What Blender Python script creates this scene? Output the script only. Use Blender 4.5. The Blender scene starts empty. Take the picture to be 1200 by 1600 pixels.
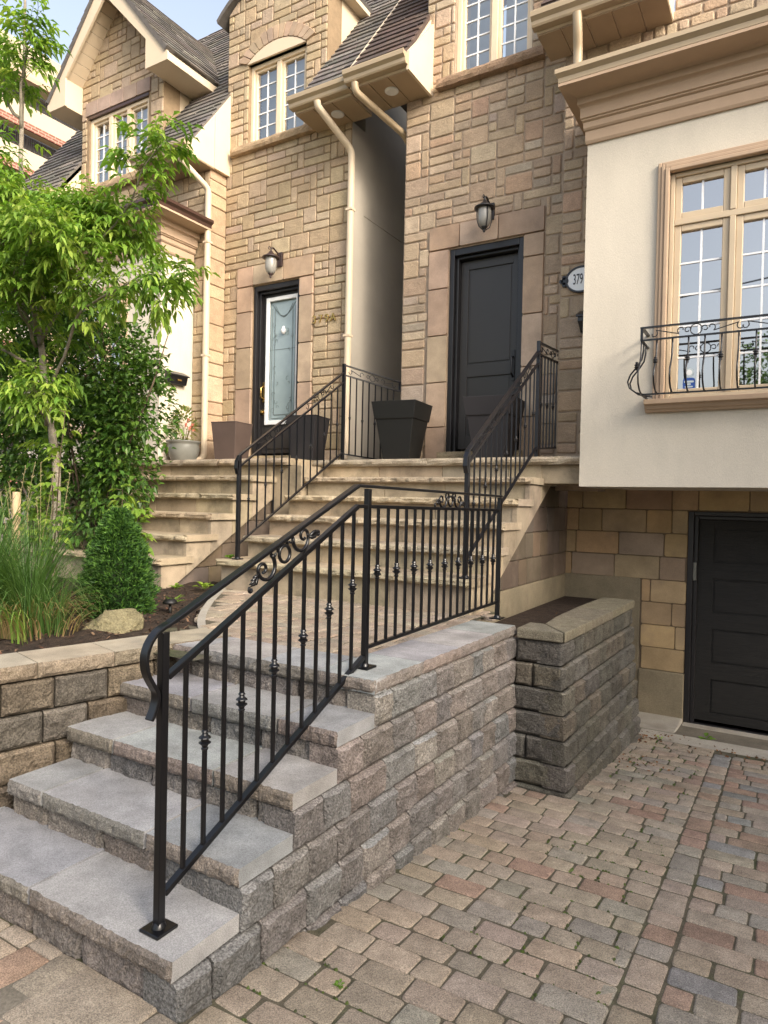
import bpy, bmesh, math, random
from mathutils import Vector, Matrix, noise
R = math.radians
V = Vector
S = bpy.context.scene
COL = S.collection
WL = {}

# ------------------------------------------------------------------ mesh helper
class MB:
    def __init__(s):
        s.v = []; s.f = []; s.c = []; s.m = []; s.sm = []
    def add(s, vs, fs, col=(.5, .5, .5), mi=0, sm=False):
        o = len(s.v)
        s.v.extend([tuple(p) for p in vs])
        for f in fs:
            s.f.append([i + o for i in f]); s.c.append(col); s.m.append(mi); s.sm.append(sm)
    def hexa(s, p, col=(.5, .5, .5), mi=0):
        # p: 4 bottom (ccw seen from above) + 4 top
        s.add(p, [(3, 2, 1, 0), (4, 5, 6, 7), (0, 1, 5, 4), (1, 2, 6, 5), (2, 3, 7, 6), (3, 0, 4, 7)], col, mi)
    def box(s, x0, x1, y0, y1, z0, z1, col=(.5, .5, .5), mi=0):
        s.hexa([(x0, y0, z0), (x1, y0, z0), (x1, y1, z0), (x0, y1, z0), (x0, y0, z1), (x1, y0, z1), (x1, y1, z1), (x0, y1, z1)], col, mi)
    def bar(s, p, q, w, h, up=(0, 0, 1), col=(.5, .5, .5), mi=0):
        p = V(p); q = V(q); d = (q - p).normalized(); up = V(up)
        a = d.cross(up)
        if a.length < 1e-4: a = V((1, 0, 0))
        a.normalize(); b = a.cross(d).normalized()
        a *= w / 2; b *= h / 2
        s.hexa([p - a - b, p + a - b, q + a - b, q - a - b, p - a + b, p + a + b, q + a + b, q - a + b], col, mi)
    def tube(s, pts, r, n=8, col=(.5, .5, .5), mi=0, cap=True, flat=1.0):
        pts = [V(p) for p in pts]; k = len(pts)
        rs = r if isinstance(r, (list, tuple)) else [r] * k
        t0 = (pts[1] - pts[0]).normalized()
        a = t0.cross(V((0, 0, 1)))
        if a.length < 1e-3: a = t0.cross(V((1, 0, 0)))
        a.normalize(); vs = []
        for i in range(k):
            t = (pts[min(i + 1, k - 1)] - pts[max(i - 1, 0)])
            if t.length < 1e-9: t = t0
            t.normalize(); a = (a - t * a.dot(t))
            if a.length < 1e-5: a = t.orthogonal()
            a.normalize(); b = t.cross(a)
            for j in range(n):
                an = 2 * math.pi * j / n
                vs.append(pts[i] + (a * math.cos(an) * flat + b * math.sin(an)) * rs[i])
        fs = [(i * n + j, i * n + (j + 1) % n, (i + 1) * n + (j + 1) % n, (i + 1) * n + j) for i in range(k - 1) for j in range(n)]
        s.add(vs, fs, col, mi, n > 5)
        if cap:
            o = len(s.v) - k * n
            s.f.append([o + j for j in range(n)][::-1]); s.c.append(col); s.m.append(mi); s.sm.append(False)
            s.f.append([o + (k - 1) * n + j for j in range(n)]); s.c.append(col); s.m.append(mi); s.sm.append(False)
    def lathe(s, prof, cx, cy, n=24, col=(.5, .5, .5), mi=0, sm=True):
        vs = [(cx + r * math.cos(2 * math.pi * j / n), cy + r * math.sin(2 * math.pi * j / n), z) for r, z in prof for j in range(n)]
        fs = [(i * n + j, i * n + (j + 1) % n, (i + 1) * n + (j + 1) % n, (i + 1) * n + j) for i in range(len(prof) - 1) for j in range(n)]
        s.add(vs, fs, col, mi, sm)
    def prism(s, poly, d, col=(.5, .5, .5), mi=0):
        # poly: list of 3D points, d: extrusion vector
        n = len(poly); d = V(d); a = [V(p) for p in poly]; b = [p + d for p in a]
        fs = [tuple(range(n))[::-1], tuple(range(n, 2 * n))] + [(i, (i + 1) % n, n + (i + 1) % n, n + i) for i in range(n)]
        s.add(a + b, fs, col, mi)
    def build(s, name, mats, parent=None, bev=0, seg=2, fixn=False):
        me = bpy.data.meshes.new(name)
        me.from_pydata(s.v, [], s.f)
        if not isinstance(mats, (list, tuple)): mats = [mats]
        for m in mats: me.materials.append(m)
        me.polygons.foreach_set('material_index', s.m)
        me.polygons.foreach_set('use_smooth', s.sm)
        at = me.color_attributes.new('Col', 'FLOAT_COLOR', 'CORNER')
        buf = []
        for f, c in zip(s.f, s.c): buf.extend([c[0], c[1], c[2], 1.0] * len(f))
        at.data.foreach_set('color', buf)
        if fixn:
            bm = bmesh.new(); bm.from_mesh(me); bmesh.ops.recalc_face_normals(bm, faces=bm.faces); bm.to_mesh(me); bm.free()
        me.update()
        return link(name, me, parent, bev, seg)

def link(name, me, parent=None, bev=0, seg=2):
    o = bpy.data.objects.new(name, me); COL.objects.link(o)
    if parent:
        o.parent = parent; o.location = -WL[parent.name]
    WL[o.name] = V((0, 0, 0))
    if bev:
        b = o.modifiers.new('bevel', 'BEVEL'); b.width = bev; b.segments = seg; b.limit_method = 'ANGLE'; b.angle_limit = R(35)
    return o

def thing(name, label, cat, loc=(0, 0, 0), group=None):
    o = bpy.data.objects.new(name, None); COL.objects.link(o); o.location = loc; o.empty_display_size = .1
    WL[o.name] = V(loc); tag(o, label, cat, group); return o
def tag(o, label=None, cat=None, group=None, kind=None):
    if label: o['label'] = label
    if cat: o['category'] = cat
    if group: o['group'] = group
    if kind: o['kind'] = kind
    return o
def lerp(a, b, t): return a + (b - a) * t
def vary(c, a, rnd, h=0.03):
    k = 1 + rnd.uniform(-a, a); return tuple(max(.004, x * k * (1 + rnd.uniform(-h, h))) for x in c)

# ------------------------------------------------------------------ materials
def pm(name, col=None, rough=.85, var=.15, vs=5, spk=0, ss=250, bump=.3, bs=60, bd=.01, stain=None, st_s=2, st_amt=.5, st_lo=.5, spec=.3, metal=0, bump2=0, bs2=8, stretch=None, coat=0):
    m = bpy.data.materials.new(name); m.use_nodes = True
    nt = m.node_tree; N = nt.nodes; L = nt.links
    b = N['Principled BSDF']; b.inputs['Roughness'].default_value = rough; b.inputs['Specular IOR Level'].default_value = spec; b.inputs['Metallic'].default_value = metal
    b.inputs['Coat Weight'].default_value = coat
    tc = N.new('ShaderNodeTexCoord'); co = tc.outputs['Object']
    if stretch:
        mp = N.new('ShaderNodeMapping'); mp.inputs['Scale'].default_value = stretch; L.new(co, mp.inputs['Vector']); co = mp.outputs['Vector']
    if col is None:
        a = N.new('ShaderNodeAttribute'); a.attribute_name = 'Col'; cs = a.outputs['Color']
    else:
        a = N.new('ShaderNodeRGB'); a.outputs[0].default_value = (*col, 1); cs = a.outputs[0]
    def nz(scale, detail=4, rgh=.6):
        n = N.new('ShaderNodeTexNoise'); n.inputs['Scale'].default_value = scale; n.inputs['Detail'].default_value = detail; n.inputs['Roughness'].default_value = rgh
        L.new(co, n.inputs['Vector']); return n.outputs['Fac']
    def mr(src, a0, a1, b0, b1):
        n = N.new('ShaderNodeMapRange'); L.new(src, n.inputs['Value'])
        for k, v in zip(('From Min', 'From Max', 'To Min', 'To Max'), (a0, a1, b0, b1)): n.inputs[k].default_value = v
        return n.outputs['Result']
    def scale(c, f):
        n = N.new('ShaderNodeVectorMath'); n.operation = 'SCALE'; L.new(c, n.inputs[0]); L.new(f, n.inputs['Scale']); return n.outputs[0]
    if stain:
        mx = N.new('ShaderNodeMix'); mx.data_type = 'RGBA'
        f = mr(nz(st_s, 6, .65), st_lo, st_lo + .22, 0, st_amt); L.new(f, mx.inputs['Factor']); L.new(cs, mx.inputs['A']); mx.inputs['B'].default_value = (*stain, 1); cs = mx.outputs['Result']
    if var: cs = scale(cs, mr(nz(vs, 5), .3, .7, 1 - var, 1 + var))
    if spk: cs = scale(cs, mr(nz(ss, 2), .35, .65, 1 - spk, 1 + spk))
    L.new(cs, b.inputs['Base Color'])
    if bump:
        n = N.new('ShaderNodeBump'); n.inputs['Strength'].default_value = bump; n.inputs['Distance'].default_value = bd; L.new(nz(bs, 5, .65), n.inputs['Height']); last = n
        if bump2:
            n2 = N.new('ShaderNodeBump'); n2.inputs['Strength'].default_value = bump2; n2.inputs['Distance'].default_value = .03; L.new(nz(bs2, 3), n2.inputs['Height']); L.new(n2.outputs[0], n.inputs['Normal'])
        L.new(n.outputs[0], b.inputs['Normal'])
    return m

def leafmat(name, rough=.5, tr=.35):
    m = bpy.data.materials.new(name); m.use_nodes = True; nt = m.node_tree; N = nt.nodes; L = nt.links
    b = N['Principled BSDF']; b.inputs['Roughness'].default_value = rough; b.inputs['Specular IOR Level'].default_value = .35
    a = N.new('ShaderNodeAttribute'); a.attribute_name = 'Col'; L.new(a.outputs['Color'], b.inputs['Base Color'])
    t = N.new('ShaderNodeBsdfTranslucent'); vm = N.new('ShaderNodeVectorMath'); vm.operation = 'MULTIPLY'; L.new(a.outputs['Color'], vm.inputs[0]); vm.inputs[1].default_value = (1.5, 1.6, .7); L.new(vm.outputs[0], t.inputs['Color'])
    mx = N.new('ShaderNodeMixShader'); mx.inputs[0].default_value = tr; L.new(b.outputs[0], mx.inputs[1]); L.new(t.outputs[0], mx.inputs[2])
    L.new(mx.outputs[0], N['Material Output'].inputs['Surface']); return m

def glassmat(name, base=.12, tint=(.85, .9, .9)):
    m = bpy.data.materials.new(name); m.use_nodes = True; nt = m.node_tree; N = nt.nodes; L = nt.links
    N.remove(N['Principled BSDF'])
    t = N.new('ShaderNodeBsdfTransparent'); t.inputs[0].default_value = (*tint, 1)
    g = N.new('ShaderNodeBsdfGlossy'); g.inputs['Roughness'].default_value = .015; g.inputs['Color'].default_value = (1, .985, .96, 1)
    fr = N.new('ShaderNodeFresnel'); fr.inputs['IOR'].default_value = 1.5
    ma = N.new('ShaderNodeMath'); ma.operation = 'MULTIPLY_ADD'; ma.inputs[1].default_value = 1.6; ma.inputs[2].default_value = base; ma.use_clamp = True; L.new(fr.outputs[0], ma.inputs[0])
    mx = N.new('ShaderNodeMixShader'); L.new(ma.outputs[0], mx.inputs[0]); L.new(t.outputs[0], mx.inputs[1]); L.new(g.outputs[0], mx.inputs[2])
    L.new(mx.outputs[0], N['Material Output'].inputs['Surface']); return m

M = {}
M['ashlar'] = pm('ashlar_stone', None, .9, .13, 9, .14, 120, .55, 55, .012, bump2=.35, bs2=18, stain=(.22, .17, .12), st_s=3, st_amt=.25, st_lo=.52)
M['mortar'] = pm('mortar', None, .95, .15, 12, .1, 200, .3, 90)
M['trimstone'] = pm('trim_stone', None, .88, .2, 4, .08, 160, .25, 70, .006, stain=(.24, .18, .14), st_s=3.2, st_amt=.45, st_lo=.5)
M['stucco'] = pm('cream_stucco', (.57, .515, .425), .92, .06, 2.6, .06, 260, .45, 150, .006, stain=(.40, .375, .31), st_s=2.2, st_amt=.38, st_lo=.53, bump2=.12, bs2=7, stretch=(1, 1, .35))
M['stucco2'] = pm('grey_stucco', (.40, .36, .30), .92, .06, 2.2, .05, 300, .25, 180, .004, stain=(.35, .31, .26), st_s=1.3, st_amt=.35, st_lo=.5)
M['cornice'] = pm('tan_painted_moulding', (.42, .305, .21), .75, .06, 3, .03, 250, .12, 150, .003, stain=(.28, .2, .15), st_s=2.5, st_amt=.3, st_lo=.55)
M['gutter'] = pm('tan_metal_gutter', (.40, .31, .2), .42, .07, 4, 0, 0, .05, 30, .003, spec=.5, stain=(.25, .19, .13), st_s=4, st_amt=.3)
M['soffit'] = pm('soffit_panel', (.36, .27, .175), .6, .06, 4, 0, 0, .05, 40, .003)
M['fascia'] = pm('cream_fascia', (.60, .495, .36), .6, .06, 3, 0, 0, .06, 60, .003, stain=(.5, .38, .25), st_s=3, st_amt=.3)
M['winframe'] = pm('cream_window_frame', (.66, .54, .38), .45, .05, 5, 0, 0, .04, 60, .002, spec=.4)
M['winframe2'] = pm('beige_window_frame', (.50, .40, .275), .45, .05, 5, 0, 0, .04, 60, .002, spec=.4)
M['muntin'] = pm('white_muntin', (.75, .76, .77), .5, .03, 5, 0, 0, 0)
M['blind'] = pm('window_blind', (.47, .49, .51), .8, .12, 1.5, 0, 0, 0)
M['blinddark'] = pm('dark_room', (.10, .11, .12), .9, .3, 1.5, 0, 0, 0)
M['glass'] = glassmat('window_glass', .2)
M['glass2'] = glassmat('bay_window_glass', .36, (.6, .63, .64))
M['shingle'] = pm('asphalt_shingle', None, .95, .12, 14, .3, 300, .5, 220, .006)
M['darkmetal'] = pm('brown_metal_flashing', (.055, .028, .02), .4, .15, 4, 0, 0, .05, 30, .003, spec=.5)
M['iron'] = pm('black_painted_iron', (.003, .003, .004), .3, .1, 20, 0, 0, .06, 120, .002, spec=.5)
M['oldiron'] = pm('weathered_black_iron', (.006, .006, .008), .3, .2, 20, 0, 0, .12, 120, .002, spec=.5, stain=(.06, .025, .014), st_s=14, st_amt=.15, st_lo=.64)
M['doorblack'] = pm('black_door_paint', (.034, .031, .029), .42, .06, 3, 0, 0, .04, 40, .002, spec=.45)
M['doordark'] = pm('dark_door_frame', (.012, .011, .012), .4, .1, 5, 0, 0, .04, 40, .002, spec=.5)
M['garage'] = pm('black_woodgrain_steel', (.016, .0145, .013), .55, .3, 6, 0, 0, .5, 20, .006, spec=.35, stretch=(1, 1, 14))
M['brass'] = pm('brass', (.55, .36, .12), .25, .1, 20, 0, 0, 0, metal=1)
M['white'] = pm('white_paint', (.75, .76, .76), .45, .03, 5, 0, 0, 0)
M['enamel'] = pm('white_enamel', (.8, .8, .79), .25, .02, 5, 0, 0, 0, spec=.5)
M['decor'] = pm('leaded_door_glass', (.27, .34, .35), .18, .12, 3, 0, 0, .15, 60, .003, spec=.6, coat=.5)
M['cames'] = pm('lead_cames', (.10, .13, .13), .4, .1, 20, 0, 0, 0, spec=.5)
M['block'] = pm('split_face_block', None, .95, .3, 11, .42, 130, 1.0, 70, .02, bump2=.5, bs2=26)
M['slab'] = pm('smooth_grey_slab', None, .88, .26, 6, .24, 260, .35, 170, .005, stain=(.17, .16, .15), st_s=3.2, st_amt=.5, st_lo=.52)
M['slabface'] = pm('rough_slab_edge', None, .95, .25, 14, .35, 170, .9, 90, .016)
M['paver'] = pm('concrete_paver', None, .95, .2, 14, .38, 230, .9, 170, .008, stain=(.11, .10, .065), st_s=2.6, st_amt=.5, st_lo=.54, bump2=.3, bs2=30)
M['sand'] = pm('joint_sand', (.10, .086, .06), .97, .35, 14, .3, 200, .6, 120, .01, stain=(.045, .06, .018), st_s=2.2, st_amt=.8, st_lo=.48)
M['dirt'] = pm('ground_dirt', (.16, .14, .11), .97, .3, 3, .2, 120, .5, 60)
M['soil'] = pm('dark_garden_soil', (.045, .03, .021), .97, .4, 12, .4, 150, 1, 45, .03)
M['mulch'] = pm('wood_mulch', None, .95, .3, 40, .2, 200, .4, 90)
M['sandstone'] = pm('cast_sandstone', None, .9, .16, 5, .1, 180, .35, 80, .008, stain=(.115, .098, .07), st_s=3.0, st_amt=.72, st_lo=.47)
M['sandrough'] = pm('rough_sandstone_edge', None, .95, .25, 9, .22, 120, .8, 60, .015, stain=(.15, .13, .06), st_s=5, st_amt=.5, st_lo=.55)
M['concrete'] = pm('old_concrete', (.235, .195, .13), .95, .2, 3.5, .12, 160, .5, 70, .01, stain=(.15, .12, .08), st_s=2.4, st_amt=.7, st_lo=.5)
M['kerbc'] = pm('pale_concrete', (.36, .33, .28), .95, .15, 5, .15, 160, .4, 90, .008, stain=(.15, .12, .08), st_s=3, st_amt=.5, st_lo=.52)
M['pot'] = pm('glazed_grey_pot', (.165, .165, .145), .35, .12, 5, 0, 0, .1, 40, .004, spec=.5, stain=(.24, .24, .22), st_s=4, st_amt=.4)
M['plasticblack'] = pm('black_resin', (.008, .008, .0075), .5, .12, 4, 0, 0, .1, 120, .002, spec=.4)
M['plasticbrown'] = pm('brown_resin', (.085, .06, .05), .6, .12, 4, 0, 0, .1, 120, .002, spec=.35)
M['plasticgrey'] = pm('dark_grey_resin', (.022, .020, .022), .6, .12, 4, 0, 0, .1, 120, .002, spec=.35)
M['bronze'] = pm('bronze_lamp_metal', (.035, .02, .017), .45, .2, 20, 0, 0, .05, 60, .002, spec=.5)
M['lampglass'] = pm('frosted_lamp_glass', (.27, .26, .235), .25, .1, 12, 0, 0, .1, 60, .003, spec=.6)
M['boulder'] = pm('pale_boulder', (.20, .175, .10), .95, .25, 9, .25, 120, .9, 45, .02, bump2=.5, bs2=14)
M['leaf'] = leafmat('bright_leaf', .5, .42)
M['darkleaf'] = leafmat('dark_leaf', .42, .22)
M['grass'] = leafmat('grass_blade', .5, .3)
M['needle'] = leafmat('needle', .6, .15)
M['bark'] = pm('grey_bark', (.23, .20, .155), .92, .3, 18, .2, 160, .7, 60, .01)
M['stem'] = pm('brown_stem', (.10, .075, .05), .92, .3, 18, 0, 0, .4, 60, .01)
M['wood'] = pm('weathered_post_wood', (.42, .30, .18), .9, .25, 10, .1, 100, .5, 40, .01, stretch=(1, 1, .15))
M['towerwall'] = pm('cream_concrete_tower', (.44, .37, .27), .9, .05, .3, 0, 0, 0)
M['towerdark'] = pm('balcony_shadow_wall', (.13, .12, .12), .9, .2, .4, 0, 0, 0)
M['cable'] = pm('black_cable', (.01, .01, .01), .6, 0, 5, 0, 0, 0)
def brickmat():
    m = bpy.data.materials.new('red_brick'); m.use_nodes = True; N = m.node_tree.nodes; L = m.node_tree.links
    t = N.new('ShaderNodeTexCoord'); mp = N.new('ShaderNodeMapping'); mp.inputs['Rotation'].default_value = (R(90), 0, R(90)); L.new(t.outputs['Object'], mp.inputs['Vector'])
    sx = N.new('ShaderNodeSeparateXYZ'); cx = N.new('ShaderNodeCombineXYZ'); L.new(t.outputs['Object'], sx.inputs[0]); L.new(sx.outputs['Y'], cx.inputs['X']); L.new(sx.outputs['Z'], cx.inputs['Y'])
    br = N.new('ShaderNodeTexBrick'); br.inputs['Scale'].default_value = 1; br.inputs['Brick Width'].default_value = .5; br.inputs['Row Height'].default_value = .19; br.inputs['Mortar Size'].default_value = .022
    br.inputs['Color1'].default_value = (.22, .085, .06, 1); br.inputs['Color2'].default_value = (.17, .065, .045, 1); br.inputs['Mortar'].default_value = (.42, .27, .2, 1)
    L.new(cx.outputs[0], br.inputs['Vector']); L.new(br.outputs['Color'], N['Principled BSDF'].inputs['Base Color']); N['Principled BSDF'].inputs['Roughness'].default_value = .9
    return m
M['brick'] = brickmat()

# ------------------------------------------------------------------ masonry helpers
def clip_poly(poly, cl):
    # Sutherland-Hodgman, cl convex ccw
    out = poly
    for i in range(len(cl)):
        ax, ay = cl[i]; bx, by = cl[(i + 1) % len(cl)]
        inp = out; out = []
        if not inp: return []
        def side(p): return (bx - ax) * (p[1] - ay) - (by - ay) * (p[0] - ax)
        for j in range(len(inp)):
            p = inp[j]; q = inp[(j + 1) % len(inp)]; sp = side(p); sq = side(q)
            if sp >= 0: out.append(p)
            if (sp >= 0) != (sq >= 0):
                t = sp / (sp - sq); out.append((p[0] + (q[0] - p[0]) * t, p[1] + (q[1] - p[1]) * t))
    return out

def stone(mb, poly, F, jt, d, col, rnd, mi=0, bev=.011):
    # poly in uv, F(u,v,n) -> world
    if len(poly) < 3: return
    cx = sum(p[0] for p in poly) / len(poly); cy = sum(p[1] for p in poly) / len(poly)
    us = [p[0] for p in poly]; vs = [p[1] for p in poly]
    w = max(us) - min(us); h = max(vs) - min(vs)
    if w < jt * 3 or h < jt * 3: return
    def ins(p, a):
        return (cx + (p[0] - cx) * (1 - 2 * a / w), cy + (p[1] - cy) * (1 - 2 * a / h))
    # cut corners a little so stones look worn
    q = []
    n = len(poly)
    for i in range(n):
        p = poly[i]; a = poly[i - 1]; b = poly[(i + 1) % n]
        for o in (a, b):
            l = math.hypot(o[0] - p[0], o[1] - p[1]); t = min(.3, rnd.uniform(.006, .016) / max(l, .01))
            q.append((p[0] + (o[0] - p[0]) * t, p[1] + (o[1] - p[1]) * t))
    base = [ins(p, jt / 2 + rnd.uniform(0, .002)) for p in q]
    top = [ins(p, jt / 2 + bev) for p in q]
    n = len(q); d2 = d * .72
    mid = [ins(p, jt / 2 + bev * .3) for p in q]
    vsx = [F(p[0], p[1], 0) for p in base] + [F(p[0], p[1], d2) for p in mid] + [F(p[0], p[1], d) for p in top]
    fs = [tuple(range(2 * n, 3 * n))] + [(i, (i + 1) % n, n + (i + 1) % n, n + i) for i in range(n)] + [(n + i, n + (i + 1) % n, 2 * n + (i + 1) % n, 2 * n + i) for i in range(n)]
    mb.add(vsx, fs, col, mi)

SIZES = [((2, 1), 5), ((3, 1), 6), ((4, 1), 3), ((1, 1), 1.5), ((2, 2), 2.2), ((3, 2), 2.2), ((1, 2), 1.2)]
def ashlar(mb, F, u0, u1, v0, v1, holes=(), clip=None, mod=(.097, .099), seed=1, pal=None, jt=.011, mi=0, quoin=None, sizes=SIZES):
    rnd = random.Random(seed)
    nu = max(1, round((u1 - u0) / mod[0])); nv = max(1, round((v1 - v0) / mod[1])); du = (u1 - u0) / nu; dv = (v1 - v0) / nv
    g = [[0] * nv for _ in range(nu)]
    for i in range(nu):
        for j in range(nv):
            a0, a1, b0, b1 = u0 + i * du, u0 + (i + 1) * du, v0 + j * dv, v0 + (j + 1) * dv
            for h in holes:
                if a0 >= h[0] - 1e-6 and a1 <= h[1] + 1e-6 and b0 >= h[2] - 1e-6 and b1 <= h[3] + 1e-6: g[i][j] = 1
    ss = [s for s, w in sizes]; ww = [w for s, w in sizes]
    for j in range(nv):
        for i in range(nu):
            if g[i][j]: continue
            for _ in range(8):
                w, h = rnd.choices(ss, ww)[0]
                if i + w <= nu and j + h <= nv and all(not g[i + a][j + b] for a in range(w) for b in range(h)): break
            else:
                w = h = 1
            for a in range(w):
                for b in range(h): g[i + a][j + b] = 1
            r = [u0 + i * du, u0 + (i + w) * du, v0 + j * dv, v0 + (j + h) * dv]
            for ho in holes:
                if r[0] < ho[1] and r[1] > ho[0] and r[2] < ho[3] and r[3] > ho[2]:
                    c = [[r[0], min(r[1], ho[0]), r[2], r[3]], [max(r[0], ho[1]), r[1], r[2], r[3]], [r[0], r[1], r[2], min(r[3], ho[2])], [r[0], r[1], max(r[2], ho[3]), r[3]]]
                    r = max(c, key=lambda k: max(0, k[1] - k[0]) * max(0, k[3] - k[2]))
            if r[1] - r[0] < .02 or r[3] - r[2] < .02: continue
            poly = [(r[0], r[2]), (r[1], r[2]), (r[1], r[3]), (r[0], r[3])]
            if clip: poly = clip_poly(poly, clip)
            cols, ws = zip(*pal)
            stone(mb, poly, F, jt, rnd.uniform(.009, .016), vary(rnd.choices(cols, ws)[0], .09, rnd, .025), rnd, mi)

def FX(y, sgn=1):   # wall facing -Y, u = X, v = Z
    return lambda u, v, n: (u, y - n, v)
def FYp(x):         # wall facing +X, u = Y, v = Z
    return lambda u, v, n: (x + n, u, v)

def wall_cells(mb, x0, x1, z0, z1, y0, y1, holes, col, mi):
    xs = sorted({x0, x1, *[h[0] for h in holes], *[h[1] for h in holes]}); zs = sorted({z0, z1, *[h[2] for h in holes], *[h[3] for h in holes]})
    xs = [x for x in xs if x0 <= x <= x1]; zs = [z for z in zs if z0 <= z <= z1]
    for i in range(len(xs) - 1):
        run = None
        for j in range(len(zs) - 1):
            cx = (xs[i] + xs[i + 1]) / 2; cz = (zs[j] + zs[j + 1]) / 2
            if any(h[0] < cx < h[1] and h[2] < cz < h[3] for h in holes):
                if run: mb.box(xs[i], xs[i + 1], y0, y1, run[0], run[1], col, mi); run = None
            else:
                run = (run[0], zs[j + 1]) if run else (zs[j], zs[j + 1])
        if run: mb.box(xs[i], xs[i + 1], y0, y1, run[0], run[1], col, mi)

def rblock(mb, O, U, Vv, N, w, h, depth, col, nx=8, ny=5, amp=.012, ch=.008, seed=0, mi=0, mi_side=None, sidecol=None, freq=14, ragged=.004, ledge=0):
    O = V(O); U = V(U); Vv = V(Vv); N = V(N); rnd = random.Random(seed * 7919 + 13)
    vs = []
    for j in range(ny + 1):
        for i in range(nx + 1):
            s = w * i / nx; t = h * j / ny
            if ledge and j == ny - 1: t = h * .93
            e = i in (0, nx) or j in (0, ny)
            p = O + U * s + Vv * t
            if e: off = -(ledge if ledge and j == ny else ch) - rnd.uniform(0, ragged)
            else: off = amp * (noise.noise(p * freq + V((seed * 3.1, 0, 0))) * .9 + .35 + .5 * noise.noise(p * freq * 2.7 + V((0, seed, 0))))
            vs.append(p + N * off)
    fs = [(j * (nx + 1) + i, j * (nx + 1) + i + 1, (j + 1) * (nx + 1) + i + 1, (j + 1) * (nx + 1) + i) for j in range(ny) for i in range(nx)]
    if ledge:
        mb.add(vs, fs[:-nx], col, mi); o_ = len(mb.v) - len(vs)
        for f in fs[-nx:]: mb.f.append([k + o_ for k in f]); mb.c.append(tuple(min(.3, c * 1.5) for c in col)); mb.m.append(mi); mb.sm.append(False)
    else: mb.add(vs, fs, col, mi)
    ring = [i for i in range(nx + 1)] + [(j) * (nx + 1) + nx for j in range(1, ny + 1)] + [ny * (nx + 1) + i for i in range(nx - 1, -1, -1)] + [j * (nx + 1) for j in range(ny - 1, 0, -1)]
    rp = [vs[k] for k in ring]
    bk = []
    for k in ring:
        i = k % (nx + 1); j = k // (nx + 1)
        bk.append(O + U * (w * i / nx) + Vv * (h * j / ny) - N * depth)
    n = len(ring)
    mb.add(rp + bk, [((i + 1) % n, i, n + i, n + (i + 1) % n) for i in range(n)], sidecol or col, mi if mi_side is None else mi_side)
    mb.add(bk, [tuple(range(n))[::-1]], sidecol or col, mi if mi_side is None else mi_side)

def bond(mb, F, u0, u1, v0, h, nrow, lens, holes=(), clip=None, seed=1, pal=None, jt=.005):
    rnd = random.Random(seed); cols, ws = zip(*pal)
    for r in range(nrow):
        u = u0 - (rnd.uniform(.1, .9) * lens[0]); z0 = v0 + r * h
        while u < u1:
            w = rnd.choice(lens); a, e = max(u, u0), min(u + w, u1); u += w
            for ho in holes:
                if a < ho[1] and e > ho[0] and z0 + h * .5 < ho[3] and z0 + h * .5 > ho[2]:
                    if a < ho[0]: e = ho[0]
                    else: a = ho[1]
            if e - a < .03: continue
            poly = [(a, z0), (e, z0), (e, z0 + h), (a, z0 + h)]
            if clip: poly = clip_poly(poly, clip)
            stone(mb, poly, F, jt, rnd.uniform(.014, .020), vary(rnd.choices(cols, ws)[0], .13, rnd, .05), rnd, 0, bev=.004)

PAL_L = [((.40, .305, .195), 4), ((.375, .285, .18), 3), ((.425, .33, .22), 2.5), ((.36, .28, .19), 2), ((.41, .315, .225), 1.5)]
PAL_R = [((.40, .298, .20), 4), ((.425, .322, .22), 3), ((.37, .28, .197), 2.5), ((.40, .28, .19), 1.2), ((.385, .308, .235), 1.0), ((.445, .345, .245), 1.5)]
MORT_L = (.25, .18, .11); MORT_R = (.33, .255, .185)
TRIM_L = [(.41, .30, .205), (.37, .275, .195), (.43, .33, .235)]
TRIM_R = [(.40, .285, .205), (.36, .25, .18), (.43, .32, .23)]
BLK = [(.185, .166, .15), (.165, .152, .142), (.20, .177, .156), (.165, .16, .156), (.22, .20, .178), (.18, .155, .138)]
BLKD = [(.108, .098, .078), (.094, .087, .072), (.125, .108, .084), (.108, .10, .088)]
BLKB = [(.135, .105, .073), (.115, .093, .068), (.155, .122, .086), (.12, .105, .086)]

def coping_trim(mb, F, u0, u1, v0, v1, splits, vertical, cols, rnd, d=.03, mi=0):
    # smooth dressed stones in a strip
    e = [0] + splits + [1]
    for a, b in zip(e[:-1], e[1:]):
        if vertical: poly = [(u0, lerp(v0, v1, a)), (u1, lerp(v0, v1, a)), (u1, lerp(v0, v1, b)), (u0, lerp(v0, v1, b))]
        else: poly = [(lerp(u0, u1, a), v0), (lerp(u0, u1, b), v0), (lerp(u0, u1, b), v1), (lerp(u0, u1, a), v1)]
        stone(mb, poly, F, .007, d, vary(rnd.choice(cols), .1, rnd), rnd, mi, bev=.004)

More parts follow.
